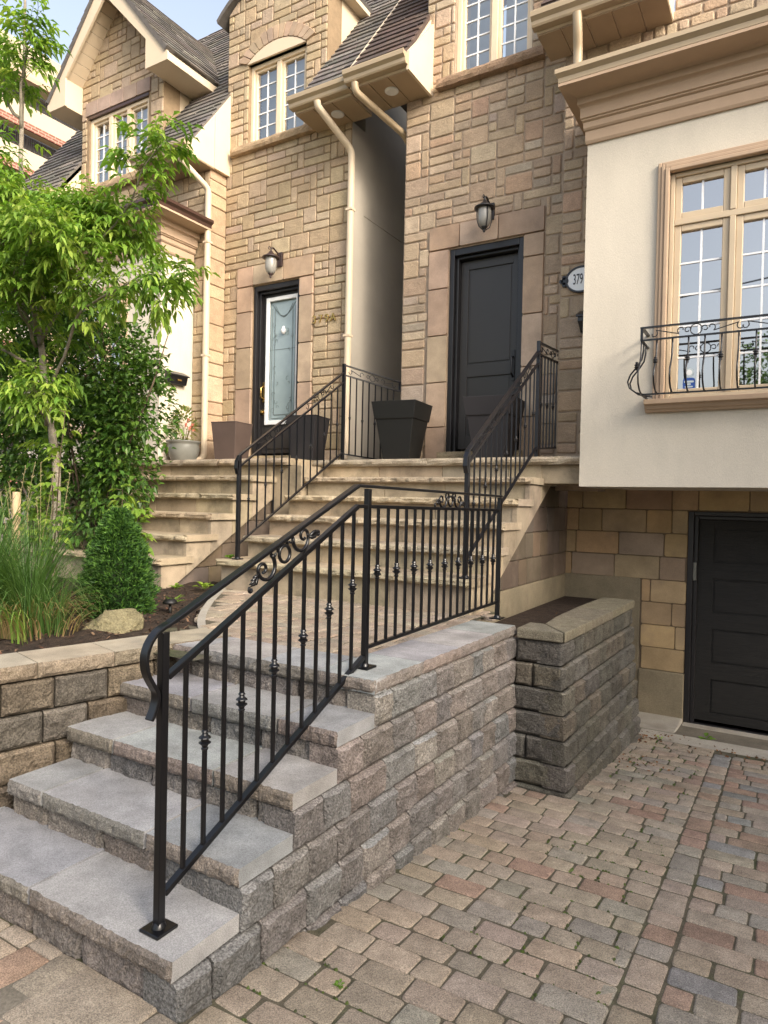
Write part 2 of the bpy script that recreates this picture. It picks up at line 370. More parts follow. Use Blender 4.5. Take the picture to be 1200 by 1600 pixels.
def shingles(mb, O, U, Vv, N, wu, wv, clip=None, seed=0, cols=None, expo=.135):
    rnd = random.Random(seed); O = V(O); U = V(U).normalized(); Vv = V(Vv).normalized(); N = V(N).normalized()
    rows = int(wv / expo) + 1
    for r in range(rows):
        u = -rnd.uniform(0, .3)
        while u < wu:
            w = rnd.uniform(.13, .34); drop = rnd.choice([0, 0, .018]) ; v0 = r * expo - drop; v1 = (r + 1) * expo + .02
            poly = [(max(u, 0), max(v0, -.02)), (min(u + w, wu), max(v0, -.02)), (min(u + w, wu), min(v1, wv)), (max(u, 0), min(v1, wv))]
            u += w + .004
            if poly[1][0] - poly[0][0] < .01 or poly[2][1] - poly[1][1] < .01: continue
            if clip: poly = clip_poly(poly, clip)
            if len(poly) < 3: continue
            k = .016 + rnd.uniform(0, .004)
            vmin = min(p[1] for p in poly)
            def P(p, low): 
                t = (p[1] - v0) / (v1 - v0); return O + U * p[0] + Vv * p[1] + N * (low + k * (1 - t) + .003)
            top = [P(p, 0) for p in poly]; bot = [O + U * p[0] + Vv * p[1] for p in poly]; n = len(poly)
            mb.add(top + bot, [tuple(range(n))] + [((i + 1) % n, i, n + i, n + (i + 1) % n) for i in range(n)], vary(rnd.choice(cols), .18, rnd, .04))

SH_G = [(.150, .135, .120), (.125, .113, .10), (.175, .155, .135), (.11, .10, .092)]
SH_B = [(.085, .06, .05), (.07, .052, .045), (.105, .075, .06)]

# ------------------------------------------------------------------ windows
def pane_unit(house_win, x0, x1, z0, z1, y, fr, cols, rows, frame_m, glass_m, back_m, slats=False, depth=.1, fw=.045, back=True):
    """one sash: frame ring proud of the glass, muntin grid, blind behind"""
    mb = MB(); w = fw
    mb.box(x0, x0 + w, y - .03, y + .03, z0, z1); mb.box(x1 - w, x1, y - .03, y + .03, z0, z1)
    mb.box(x0 + w, x1 - w, y - .03, y + .03, z0, z0 + w); mb.box(x0 + w, x1 - w, y - .03, y + .03, z1 - w, z1)
    mb.build('sash', frame_m, house_win, .006)
    a0, a1, b0, b1 = x0 + w, x1 - w, z0 + w, z1 - w
    g = MB(); g.add([(a0, y, b0), (a1, y, b0), (a1, y, b1), (a0, y, b1)], [(0, 1, 2, 3)]); g.build('pane', glass_m, house_win)
    mu = MB(); t = .007
    for k in range(1, cols): 
        xx = lerp(a0, a1, k / cols); mu.box(xx - t, xx + t, y - .012, y - .002, b0, b1)
    for k in range(1, rows):
        zz = lerp(b0, b1, k / rows); mu.box(a0, a1, y - .010, y - .003, zz - t, zz + t)
    if mu.v: mu.build('muntin', M['muntin'], house_win)
    if back:
        bl = MB()
        if slats:
            z = b0
            while z < b1:
                bl.add([(a0, y + .07, z), (a1, y + .07, z), (a1, y + .045, z + .042), (a0, y + .045, z + .042)], [(0, 1, 2, 3)]); z += .04
            bl.build('blind', back_m, house_win)
        else:
            bl.add([(a0, y + .1, b0), (a1, y + .1, b0), (a1, y + .1, b1), (a0, y + .1, b1)], [(0, 1, 2, 3)]); bl.build('curtain', back_m, house_win)

def rough_sill(x0, x1, y0, y1, z0, z1, mat, col, parent, seed, name='sill'):
    mb = MB(); rblock(mb, (x0, y0, z0), (1, 0, 0), (0, 0, 1), (0, -1, 0), x1 - x0, z1 - z0, y1 - y0, col, 24, 3, .016, .004, seed, 0, freq=20, ragged=.01)
    return mb.build(name, mat, parent)

def lintel_room(parent, x0, x1, z0, z1, y):
    b = MB(); b.box(x0, x1, y, y + .05, z0, z1); return b.build('room_backing', M['blinddark'], parent)

# ------------------------------------------------------------------ the two townhouses
YF, YW, YB, YG = 6.65, 6.36, 5.82, 6.93
ZL = .437                                   # landing level
SL = 1.34                                   # main roof slope (rise per run)

def gutter(mb, x0, x1, yb, z0, z1):
    pr = [(yb, z1), (yb, z0), (yb - .075, z0), (yb - .085, z0 + .015), (yb - .09, z0 + .045), (yb - .125, z0 + .07), (yb - .13, z1 - .012), (yb - .13, z1), (yb - .118, z1), (yb - .118, z1 - .01)]
    mb.prism([(x0, a, b) for a, b in pr], (x1 - x0, 0, 0))

def eave(house, x0, x1, yg, z0, ywall, depth_up=.62, lights=()):
    """boxed eave: fascia box, soffit boards, gutter"""
    b = MB(); b.prism([(x0, ywall, z0), (x0, yg, z0), (x0, yg, z0 + .13), (x0, ywall, z0 + .13 + (ywall - yg) * SL)], (x1 - x0, 0, 0)); b.build('fascia', M['fascia'], house, .004)
    s = MB(); n = max(2, round((x1 - x0) / .24))
    for k in range(n):
        a = lerp(x0, x1, k / n) + .006; c = lerp(x0, x1, (k + 1) / n) - .006
        s.box(a, c, yg + .012, ywall - .0, z0 - .012, z0 - .002)
    s.build('soffit', M['soffit'], house)
    g = MB(); gutter(g, x0 - .02, x1 + .02, yg, z0 + .02, z0 + .135); g.build('gutter', M['gutter'], house)
    for (lx, ly) in lights:
        l = MB(); l.lathe([(.0, z0 - .024), (.035, z0 - .024), (.05, z0 - .03), (.075, z0 - .022), (.075, z0 - .012)], lx, ly, 20); l.build('soffit_light', M['white'], house)

def roof_plane(house, x0, x1, ye, ze, ytop, cols, seed, name='roof', clipu=None):
    b = MB(); n = V((0, -SL, 1)).normalized(); up = V((0, 1, SL)).normalized()
    L = (ytop - ye) * math.hypot(1, SL)
    o = V((x0, ye, ze))
    b.hexa([o - n * .06, o + V((x1 - x0, 0, 0)) - n * .06, o + V((x1 - x0, 0, 0)) - n * .06 + up * L, o - n * .06 + up * L, o, o + V((x1 - x0, 0, 0)), o + V((x1 - x0, 0, 0)) + up * L, o + up * L], cols[0])
    shingles(b, o, (1, 0, 0), up, n, x1 - x0, L, None, seed, cols)
    return b.build(name, M['shingle'], house)

def pipe(house, pts, w=.075, name='downpipe', straps=()):
    b = MB(); pts = [V(p) for p in pts]
    b.tube(pts, w * .62, 8); 
    for z in straps:
        p = min(pts, key=lambda q: abs(q.z - z)); b.box(p.x - w * .72, p.x + w * .72, p.y - w * .72, p.y + w * .72, z, z + .03)
    return b.build(name, M['gutter'] if name != 'downpipe' else M['fascia'], house)

def rect_pipe(house, pts, w, mat):
    b = MB()
    pts = [V(p) for p in pts]
    # rounded corners
    out = [pts[0]]
    for a, p, c in zip(pts, pts[1:], pts[2:]):
        d1 = (a - p); d2 = (c - p); r = min(.07, d1.length / 2.2, d2.length / 2.2)
        for t in (0, .25, .5, .75, 1):
            q0 = p + d1.normalized() * r; q1 = p + d2.normalized() * r
            out.append(q0 * (1 - t) ** 2 + p * 2 * t * (1 - t) + q1 * t * t)
    out.append(pts[-1])
    n = 12; k = len(out); prof = []
    for j in range(n):
        an = 2 * math.pi * j / n; c, s_ = math.cos(an), math.sin(an)
        e = (abs(c) ** 6 + abs(s_) ** 6) ** (-1 / 6); prof.append((c * e * w / 2, s_ * e * w / 2))
    t0 = (out[1] - out[0]).normalized(); a = V((1, 0, 0)); vs = []
    for i in range(k):
        t = (out[min(i + 1, k - 1)] - out[max(i - 1, 0)]).normalized(); a = (V((1, 0, 0)) - t * t.x).normalized(); bb = t.cross(a)
        for x, y in prof: vs.append(out[i] + a * x + bb * y)
    b.add(vs, [(i * n + j, i * n + (j + 1) % n, (i + 1) * n + (j + 1) % n, (i + 1) * n + j) for i in range(k - 1) for j in range(n)], sm=True)
    b.add(vs[-n:], [tuple(range(n))]); b.add(vs[:n], [tuple(range(n))[::-1]])
    for p, q in zip(pts, pts[1:]):
        if abs(p.z - q.z) > 1.5:
            for f in (.2, .62):
                c = p.lerp(q, f); b.box(c.x - w * .6, c.x + w * .6, c.y - w * .6, c.y + w * .6, c.z, c.z + .025)
    return b.build('downpipe', mat, house)

def arc_pts(cx, half, z0, rise, n=18):
    r = (half * half + rise * rise) / (2 * rise); zc = z0 + rise - r; a = math.asin(half / r)
    return [(cx + r * math.sin(t), zc + r * math.cos(t)) for t in [lerp(a, -a, i / n) for i in range(n + 1)]]

def stucco_block(house, name, mat, x0, x1, y0, y1, z0, z1, holes=()):
    b = MB(); wall_cells(b, x0, x1, z0, z1, y0, y0 + .25, holes, (.5,) * 3, 0)
    return b

def cornice(house, x0, x1, y_wall, zb, left_return, right_return, yback, top_mat):
    """stepped moulding carried on the front and returned on the sides; profile = (projection, z)"""
    prof = [(.0, zb), (.018, zb), (.03, zb + .02), (.03, zb + .10), (.042, zb + .105), (.055, zb + .12), (.055, zb + .165), (.075, zb + .175), (.075, zb + .185), (.09, zb + .19), (.09, zb + .27), (.10, zb + .28), (.125, zb + .29), (.125, zb + .345), (.15, zb + .355), (.33, zb + .362), (.33, zb + .385), (0, zb + .385)]
    b = MB(); n = len(prof)
    def ring(p, z): return [(x0 - p * left_return, yback, z), (x0 - p * left_return, y_wall - p, z), (x1 + p * right_return, y_wall - p, z), (x1 + p * right_return, yback, z)]
    vs = [q for p, z in prof for q in ring(p, z)]
    fs = []
    for i in range(n - 1):
        for j in range(3): fs.append((i * 4 + j, i * 4 + j + 1, (i + 1) * 4 + j + 1, (i + 1) * 4 + j))
    fs.append(tuple((n - 1) * 4 + j for j in range(4))); b.add(vs, fs)
    b.build('cornice', M['cornice'], house, fixn=True)
    g = MB(); za = zb + .385
    p0, p1, h = .33, .37, .10
    gp = [(.30, za + .004), (p0, za + .004), (p0 + .005, za + .04), (p1, za + .065), (p1, za + h), (p1 - .015, za + h), (.30, za + h)]
    m = len(gp); vs = [q for p, z in gp for q in ring(p, z)]; fs = [(i * 4 + j, i * 4 + j + 1, ((i + 1) % m) * 4 + j + 1, ((i + 1) % m) * 4 + j) for i in range(m) for j in range(3)]
    g.add(vs, fs); g.build('gutter' if top_mat is M['gutter'] else 'roof_edge', top_mat, house, fixn=True)
    r = MB(); zr = za + h - .02
    r.add(ring(.32, zr) + [(x0, YW - .002, zr + .2), (x1, YW - .002, zr + .2)], [(0, 1, 4), (1, 2, 5, 4), (2, 3, 5)]); r.build('bay_roof', M['darkmetal'], house)

def bay_window(house, cx, half, y, z0, z1, zt, lights):
    """trim, transom window of n lights"""
    x0, x1 = cx - half, cx + half
    t = MB(); w = .09
    for k, (o, p) in enumerate(((0, .028), (.028, .04), (.058, .052))):
        a = w - o
        t.box(x0 - a, x0 - a + (.028 if k < 2 else .032), y - p, y + .02, z0, z1 + a); t.box(x1 + a - (.028 if k < 2 else .032), x1 + a, y - p, y + .02, z0, z1 + a)
        t.box(x0 - a + (.028 if k < 2 else .032), x1 + a - (.028 if k < 2 else .032), y - p, y + .02, z1 + a - (.028 if k < 2 else .032), z1 + a)
    t.build('window_trim', M['cornice'], house, .006)
    f = MB(); fw = .035; yy = y + .06
    f.box(x0, x0 + fw, yy - .05, yy + .06, z0, z1); f.box(x1 - fw, x1, yy - .05, yy + .06, z0, z1); f.box(x0 + fw, x1 - fw, yy - .05, yy + .06, z1 - fw, z1); f.box(x0 + fw, x1 - fw, yy - .05, yy + .06, z0, z0 + fw)
    f.box(x0 + fw, x1 - fw, yy - .045, yy + .055, zt - .025, zt + .025)
    xs = [lerp(x0 + fw, x1 - fw, k / lights) for k in range(lights + 1)]
    for x in xs[1:-1]:
        f.box(x - .022, x + .022, yy - .05, yy + .06, z0 + fw, zt - .025); f.box(x - .022, x + .022, yy - .05, yy + .06, zt + .025, z1 - fw)
    win = f.build('window', M['winframe2'], house, .005)
    for k in range(lights):
        a = xs[k] + (.022 if k else 0); c = xs[k + 1] - (.022 if k < lights - 1 else 0)
        pane_unit(win, a, c, z0 + fw, zt - .025, yy, None, 2, 5, M['winframe2'], M['glass2'], M['blinddark'], fw=.05, back=False)
        pane_unit(win, a, c, zt + .025, z1 - fw, yy, None, 2, 1, M['winframe2'], M['glass2'], M['blinddark'], fw=.05, back=False)
    # room behind
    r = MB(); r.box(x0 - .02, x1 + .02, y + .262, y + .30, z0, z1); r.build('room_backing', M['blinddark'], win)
    s = MB()
    pr = [(0, z0 - .1), (-.035, z0 - .1), (-.045, z0 - .085), (-.065, z0 - .075), (-.075, z0 - .05), (-.11, z0 - .042), (-.11, z0 - .004), (.02, z0 + .0)]
    s.prism([(x0 - .14, y + a, b) for a, b in pr], (2 * half + .28, 0, 0)); s.build('window_sill', M['cornice'], house, .003)
    return win

# ---- left house
LH = thing('stone_house', 'sunlit tan stone townhouse with an arched dormer, a pointed gable and a half glazed door', 'house', (-6.5, 6.65, ZL), 'stone townhouses')
dL = (-5.98, -5.22, .555, 2.736)
wL = (-6.12, -5.2, 4.56, 5.60)
# facade with the door, carried up as an arched wall dormer
hl = [dL, wL]
b = MB(); wall_cells(b, -6.485, -4.5, .3, 4.46, YF, YF + .28, hl, MORT_L, 1)
wall_cells(b, -6.485, -4.88, 4.46, 6.33, YF, YF + .28, hl, MORT_L, 1)
ar = arc_pts(-5.683, .802, 6.33, .35)
b.prism([(x, YF, z) for x, z in ar], (0, .28, 0), MORT_L, 1)
F = FX(YF)
ashlar(b, F, -6.485, -4.5, ZL - .02, 4.47, [(-6.24, -5.01, .4, 3.0), wL], seed=11, pal=PAL_L)
clip = [(-6.485, 4.4), (-4.88, 4.4)] + ar
ashlar(b, F, -6.485, -4.88, 4.47, 6.72, [(wL[0], wL[1], 4.4, 5.72)], clip=clip, seed=12, pal=PAL_L)
# corner return of the facade towards the passage is stucco; quoin ends
rnd = random.Random(5)
b.build('wall', [M['ashlar'], M['mortar']], LH)
# door surround
b = MB(); coping_trim(b, F, -6.24, -5.98, ZL, 2.74, [.2, .43, .66, .86], True, TRIM_L, rnd); coping_trim(b, F, -5.22, -5.01, ZL, 2.74, [.22, .44, .65, .9], True, TRIM_L, rnd)
coping_trim(b, F, -6.24, -5.01, 2.745, 3.0, [.22, .62], False, TRIM_L, rnd); b.build('door_surround', M['trimstone'], LH)
# arched head over the dormer window
b = MB(); ao = arc_pts(-5.66, .62, 5.66, .30, 13); ai = arc_pts(-5.66, .47, 5.60, .17, 13)
for k in range(13):
    stone(b, [ao[k], ao[k + 1], ai[k + 1], ai[k]][::-1], F, .009, .036, vary(rnd.choice(TRIM_L), .12, rnd), rnd, bev=.006)
b.build('arch_stones', M['trimstone'], LH)
b = MB(); b.prism([(x, YF - .029, z) for x, z in ai], (0, .1, 0)); b.build('arch_panel', M['fascia'], LH)
def upper_window(house, x0, x1, z0, z1, y, n, rows, slats, bm):
    f = MB(); w = .05
    f.box(x0, x0 + w, y - .06, y + .07, z0, z1); f.box(x1 - w, x1, y - .06, y + .07, z0, z1); f.box(x0 + w, x1 - w, y - .06, y + .07, z1 - w, z1); f.box(x0 + w, x1 - w, y - .06, y + .07, z0, z0 + w)
    xs = [lerp(x0 + w, x1 - w, k / n) for k in range(n + 1)]
    for x in xs[1:-1]: f.box(x - .035, x + .035, y - .06, y + .07, z0 + w, z1 - w)
    win = f.build('window', M['winframe'], house, .006)
    for k in range(n):
        a = xs[k] + (.035 if k else 0); c = xs[k + 1] - (.035 if k < n - 1 else 0)
        pane_unit(win, a, c, z0 + w, z1 - w, y, None, 2, rows, M['winframe'], M['glass'], bm, slats[k], fw=.032)
    return win
upper_window(LH, -6.12, -5.2, 4.56, 5.60, YF + .1, 2, 5, (True, True), M['blind'])
rough_sill(-6.36, -5.02, YF - .09, YF + .12, 4.46, 4.555, M['sandrough'], (.36, .26, .16), LH, 3)
# dormer cheek and barrel roof
b = MB(); b.prism([(-4.94, YF + .285, 4.55), (-4.94, YF + .285, 6.33), (-4.94, 8.4, 6.33), (-4.94, 8.4, 6.2)], (.06, 0, 0)); b.build('dormer_cheek', M['fascia'], LH)
b = MB(); b.prism([(-6.485, YF + .285, 4.55), (-6.485, YF + .285, 6.33), (-6.485, 8.4, 6.33)], (.06, 0, 0)); b.build('dormer_cheek', M['fascia'], LH)
b = MB(); a2 = arc_pts(-5.683, .95, 6.30, .41); a1 = arc_pts(-5.683, .93, 6.25, .40)
n = len(a2); b.add([(x, 6.56, z) for x, z in a2] + [(x, 6.56, z) for x, z in a1] + [(x, 8.4, z) for x, z in a2] + [(x, 8.4, z) for x, z in a1],
    [(i, i + 1, n + i + 1, n + i) for i in range(n - 1)] + [(i, 2 * n + i, 2 * n + i + 1, i + 1) for i in range(n - 1)] + [(n + i, n + i + 1, 3 * n + i + 1, 3 * n + i) for i in range(n - 1)] + [(0, n, 3 * n, 2 * n), (n - 1, 3 * n - 1, 4 * n - 1, 2 * n - 1)], SH_G[3]); b.build('dormer_roof', M['shingle'], LH, fixn=True)
b = MB(); b.box(-4.878, -4.75, 6.58, 8.3, 6.20, 6.262); b.build('dormer_fascia', M['fascia'], LH)
# passage side wall (stucco)
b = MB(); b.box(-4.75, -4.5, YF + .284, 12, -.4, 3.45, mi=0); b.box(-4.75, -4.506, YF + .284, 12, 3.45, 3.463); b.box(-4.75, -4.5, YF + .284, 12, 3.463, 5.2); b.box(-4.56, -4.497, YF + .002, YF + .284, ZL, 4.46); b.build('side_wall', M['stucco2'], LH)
# forward wing, gable dormer
wG = (-8.95, -7.68, 4.5, 5.55)
b = MB(); wall_cells(b, -10.6, -6.485, .2, 4.3, YW, YW + .28, [(-9.75, -6.75, -1, 3.4)], MORT_L, 1); wall_cells(b, -9.12, -7.38, 4.3, 5.72, YW, YW + .28, [wG], MORT_L, 1)
gt = [(-7.38, 5.72), (-7.38, 6.05), (-8.25, 7.06), (-9.12, 6.05), (-9.12, 5.72)]
b.prism([(x, YW, z) for x, z in gt], (0, .28, 0), MORT_L, 1)
F2 = FX(YW)
ashlar(b, F2, -10.6, -6.485, ZL - .1, 4.32, [(-9.75, -6.75, -1, 3.45)], seed=21, pal=PAL_L)
ashlar(b, F2, -9.12, -7.38, 4.32, 7.1, [(-9.0, -7.63, 4.3, 5.75)], clip=[(-9.12, 4.3), (-7.38, 4.3)] + gt[1:4], seed=22, pal=PAL_L)
# return of the wing towards the door
ashlar(b, FYp(-6.485), YW - .02, YF - .002, ZL - .02, 4.45, mod=(.31, .17), seed=23, pal=[((.44, .31, .2), 2), ((.4, .29, .185), 2), ((.47, .35, .235), 1)], sizes=[((1, 1), 3), ((1, 2), 2)])
b.build('wing_wall', [M['ashlar'], M['mortar']], LH)
b = MB(); coping_trim(b, F2, -9.02, -7.63, 5.56, 5.76, [.2, .4, .6, .8], False, [(.36, .27, .21), (.33, .25, .2)], rnd, .026); b.build('lintel', M['trimstone'], LH)
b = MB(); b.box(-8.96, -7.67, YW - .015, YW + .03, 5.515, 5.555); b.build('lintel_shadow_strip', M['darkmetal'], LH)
upper_window(LH, -8.95, -7.68, 4.5, 5.515, YW + .08, 3, 5, (True, True, True), M['blind'])
rough_sill(-9.1, -7.5, YW - .09, YW + .1, 4.38, 4.495, M['sandrough'], (.36, .26, .16), LH, 4)
# gable roof, barge boards, boxed returns
gs = 1.168
def gable_roof(house, cx, hw, zr, y0, y1, cols, seed):
    ze = zr - hw * gs
    for sgn in (1, -1):
        up = V((-sgn, 0, gs)).normalized(); n = V((sgn * gs, 0, 1)).normalized(); L = math.hypot(hw, hw * gs)
        o = V((cx + sgn * hw, y0 if sgn > 0 else y1, ze)); u = V((0, 1 if sgn > 0 else -1, 0))
        b = MB(); q = [o - n * .05, o + u * (y1 - y0) - n * .05, o + u * (y1 - y0) - n * .05 + up * L, o - n * .05 + up * L, o, o + u * (y1 - y0), o + u * (y1 - y0) + up * L, o + up * L]
        b.hexa(q, cols[3]); shingles(b, o, u, up, n, y1 - y0, L, None, seed + sgn, cols); b.build('gable_roof', M['shingle'], house)
        f = MB(); xo, xi = hw, hw - .42; zo = ze - .05
        pl = [(0, zr - .07), (xo, zo), (xo, zo - .10), (xi, zo - .10), (xi, zo + .42 * gs - .20), (0, zr - .07 - .30)]
        f.prism([(cx + sgn * x, y0 + .02, z) for x, z in pl], (0, .03, 0)); f.build('barge_board', M['fascia'], house, fixn=True); a = V((cx, y0 + .02, zr - .07)); c = V((cx + sgn * (hw - .38), y0 + .02, zo + .38 * gs))
        s = MB(); k = .062   # sloped soffit boards between barge board and wall
        for i in range(9):
            t0, t1 = i / 9 + .004, (i + 1) / 9 - .004; p0 = a.lerp(c, t0) + V((0, .032, -.16)); p1 = a.lerp(c, t1) + V((0, .032, -.16))
            s.hexa([p0 + V((0, 0, -.01)), p1 + V((0, 0, -.01)), p1 + V((0, .27, -.01)), p0 + V((0, .27, -.01)), p0, p1, p1 + V((0, .27, 0)), p0 + V((0, .27, 0))])
        s.build('soffit', M['fascia'], house, fixn=True)
        e = MB(); xa, xb = cx + sgn * (hw - .40), cx + sgn * hw; x0, x1 = min(xa, xb), max(xa, xb)
        zt = ze + .40 * gs - .12
        po = [(xa, y0 + .052, ze - .149), (xb - sgn * .002, y0 + .052, ze - .149), (xb - sgn * .002, y0 + .052, ze - .055), (xa, y0 + .052, zt)]
        if sgn < 0: po = po[::-1]
        e.prism(po, (0, 1.0, 0)); e.build('eave_return', M['fascia'], house, .004, fixn=True)
gable_roof(LH, -8.25, 1.27, 7.26, 6.04, 8.3, SH_G, 41)
b = MB(); b.box(-7.66, -7.40, YW + .284, 7.6, 4.3, 6.0); b.build('gable_cheek', M['fascia'], LH)
b = MB(); b.box(-9.1, -8.84, YW + .284, 7.6, 4.3, 6.0); b.build('gable_cheek', M['fascia'], LH)
# roofs and eaves
roof_plane(LH, -10.65, -9.13, 5.93, 4.36, 8.9, SH_G, 51); roof_plane(LH, -7.375, -6.44, 5.93, 4.36, 8.9, SH_G, 53); roof_plane(LH, -9.13, -7.375, 7.0, 5.794, 8.9, SH_G, 54); roof_plane(LH, -6.44, -4.90, 7.6, 6.50, 8.9, SH_G, 55)
roof_plane(LH, -4.90, -4.215, 6.17, 4.60, 8.95, SH_G, 52)
b = MB(); b.prism([(-10.65, 8.9, 8.32), (-10.65, 12.5, 3.6), (-10.65, 12.4, 3.5), (-10.65, 8.8, 8.2)], (6.44, 0, 0), SH_G[1]); b.build('back_roof', M['shingle'], LH, fixn=True)
eave(LH, -7.38, -6.42, 5.95, 4.235, YW, )
eave(LH, -10.65, -9.13, 5.95, 4.235, YW)
b = MB(); b.prism([(-6.47, YF - .003, 4.24), (-6.47, YW + .003, 4.24), (-6.47, YW + .003, 4.24 + .13 + (YW - 5.95) * SL), (-6.47, YF - .003, 4.24 + .13 + (YF - 5.95) * SL)], (.05, 0, 0)); b.build('eave_end_board', M['fascia'], LH)
eave(LH, -5.0, -4.225, 6.2, 4.455, YF, lights=[(-4.55, 6.42)])
b = MB(); b.bar((-4.207, 6.12, 4.60), (-4.207, 8.95, 4.60 + 2.83 * SL), .05, .07, (0, -SL, 1)); b.build('verge_trim', M['fascia'], LH)
rect_pipe(LH, [(-4.62, 6.12, 4.46), (-4.62, 6.14, 4.40), (-4.46, YF - .06, 4.08), (-4.46, YF - .06, .60), (-4.44, YF - .12, .48)], .070, M['fascia'])
rect_pipe(LH, [(-6.52, 5.87, 4.25), (-6.52, 5.90, 4.16), (-6.46, YW - .055, 3.95), (-6.46, YW - .055, ZL + .08), (-6.50, YW - .20, ZL + .03)], .070, M['fascia'])
# stucco bay
wB = (-9.0, -7.45, .87, 2.67)
b = MB(); wall_cells(b, -9.75, -6.75, .1, 3.08, YB, YB + .2, [wB], (.5,) * 3, 0); b.box(-6.95, -6.75, YB + .2, YW + .1, .1, 3.08); b.box(-9.75, -9.55, YB + .2, YW + .1, .1, 3.08); b.build('bay_wall', M['stucco'], LH)
cornice(LH, -9.75, -6.75, YB, 3.06, 1, 1, YW - .03, M['darkmetal'])
bay_window(LH, -8.22, .77, YB, .87, 2.67, 2.28, 4)
# front door
def door_frame(house, d, y, mat, w=.06, depth=.2):
    b = MB(); x0, x1, z0, z1 = d
    b.box(x0, x0 + w, y + .01, y + depth, z0, z1); b.box(x1 - w, x1, y + .01, y + depth, z0, z1); b.box(x0 + w, x1 - w, y + .01, y + depth, z1 - w * 1.3, z1)
    b.box(x0 + w, x0 + w + .03, y + .06, y + depth, z0, z1 - w * 1.3); b.box(x1 - w - .03, x1 - w, y + .06, y + depth, z0, z1 - w * 1.3); b.box(x0 + w + .03, x1 - w - .03, y + .06, y + depth, z1 - w * 1.3 - .03, z1 - w * 1.3)
    return b.build('door_frame', mat, house, .006)
door_frame(LH, dL, YF, M['doordark'], .05)
yd = YF + .12
b = MB(); wall_cells(b, -5.90, -5.30, .60, 2.64, yd, yd + .05, [(-5.80, -5.345, 1.0, 2.56)], (.5,) * 3, 0); b.box(-5.84, -5.36, yd - .012, yd, .66, .92)
dr = b.build('door', M['doorblack'], LH, .004)
b = MB(); wall_cells(b, -5.84, -5.315, .965, 2.595, yd - .03, yd - .002, [(-5.79, -5.355, 1.02, 2.545)], (.5,) * 3, 0); b.build('glass_surround', M['white'], dr, .006)
b = MB(); b.box(-5.80, -5.345, yd + .012, yd + .024, 1.0, 2.56); gl = b.build('door_glass', M['decor'], dr)
b = MB(); yy = yd + .006
def came(pts, r=.003): b.tube([(x, yy, z) for x, z in pts], r, 5)
for o in (.03, .075):
    came([(-5.79 + o, 1.02 + o), (-5.355 - o, 1.02 + o)]); came([(-5.79 + o, 1.02 + o), (-5.79 + o, 2.47 - o * .3)]); came([(-5.355 - o, 1.02 + o), (-5.355 - o, 2.47 - o * .3)])
    came([(lerp(-5.79 + o, -5.355 - o, t), 2.47 - o * .3 - .16 * math.sin(math.pi * t) * (1 if .1 < t < .9 else .9) + .05) for t in [i / 12 for i in range(13)]])
came([(-5.79, 1.93), (-5.355, 1.93)], .002)
rr = random.Random(8)
for k in range(26):
    sx = rr.choice((-5.70, -5.47)) + rr.uniform(-.05, .05); sz = rr.choice((2.2, 2.1, 2.0, 1.7, 1.55, 1.3, 1.15)) + rr.uniform(-.08, .08); a = rr.uniform(0, 6.3); r0 = rr.uniform(.015, .035)
    came([(sx + r0 * math.cos(a + t * .6) * (1 - t * .1), sz + r0 * 1.3 * math.sin(a + t * .6) * (1 - t * .1)) for t in range(8)], .002)
b.build('leading', M['cames'], gl)
b = MB(); b.lathe([(.0, 2.215), (.012, 2.21), (.03, 2.17), (.033, 2.15), (.02, 2.12), (0, 2.11)], -5.56, yd - .014, 12); b.build('knocker', M['white'], dr)
b = MB(); b.box(-5.885, -5.850, yd - .02, yd - .002, 1.26, 1.52); b.tube([(-5.868, yd - .02, 1.47), (-5.868, yd - .07, 1.44), (-5.868, yd - .07, 1.33), (-5.868, yd - .02, 1.30)], .011, 8); b.box(-5.885, -5.85, yd - .022, yd - .002, 1.10, 1.17); b.tube([(-5.868, yd - .02, 1.135), (-5.868, yd - .055, 1.135)], [.012, .02], 10); b.build('handle', M['brass'], dr, .003)
rough_sill(-6.03, -5.17, YF - .12, YF + .25, ZL - .002, .553, M['sandrough'], (.42, .33, .2), LH, 8, 'door_sill')
# raised house number
def text_obj(name, s, size, loc, rot, mat, parent=None, depth=.004, sx=1, align='CENTER'):
    cu = bpy.data.curves.new(name, 'FONT'); cu.body = s; cu.size = size; cu.extrude = depth; cu.align_x = align; cu.align_y = 'CENTER'; cu.bevel_depth = .0006
    o = bpy.data.objects.new(name, cu); COL.objects.link(o); dg = bpy.context.evaluated_depsgraph_get(); me = bpy.data.meshes.new_from_object(o.evaluated_get(dg)); bpy.data.objects.remove(o)
    me.transform(Matrix.Translation(loc) @ Matrix.Rotation(rot[2], 4, 'Z') @ Matrix.Rotation(rot[0], 4, 'X') @ Matrix.Diagonal((sx, 1, 1, 1))); me.materials.clear(); me.materials.append(mat)
    return link(name, me, parent)
for i, ch in enumerate('379A'):
    o = text_obj('house_numeral', ch, .135, (-4.975 + i * .092, YF - .032, 2.185 - i * .0), (R(90), 0, 0), M['brass'], LH, .006)
# core so no light leaks through the house
b = MB(); b.box(-10.55, -4.76, YF + .75, 12, -.3, 4.4); b.build('core', M['towerdark'], LH)
b = MB(); b.prism([(-10.6, YW + .284, -.3), (-10.6, 12, -.3), (-10.6, 12, 4.1), (-10.6, 8.85, 8.1), (-10.6, YW + .284, 4.75)], (.05, 0, 0)); b.build('gable_end', M['stucco2'], LH, fixn=True)

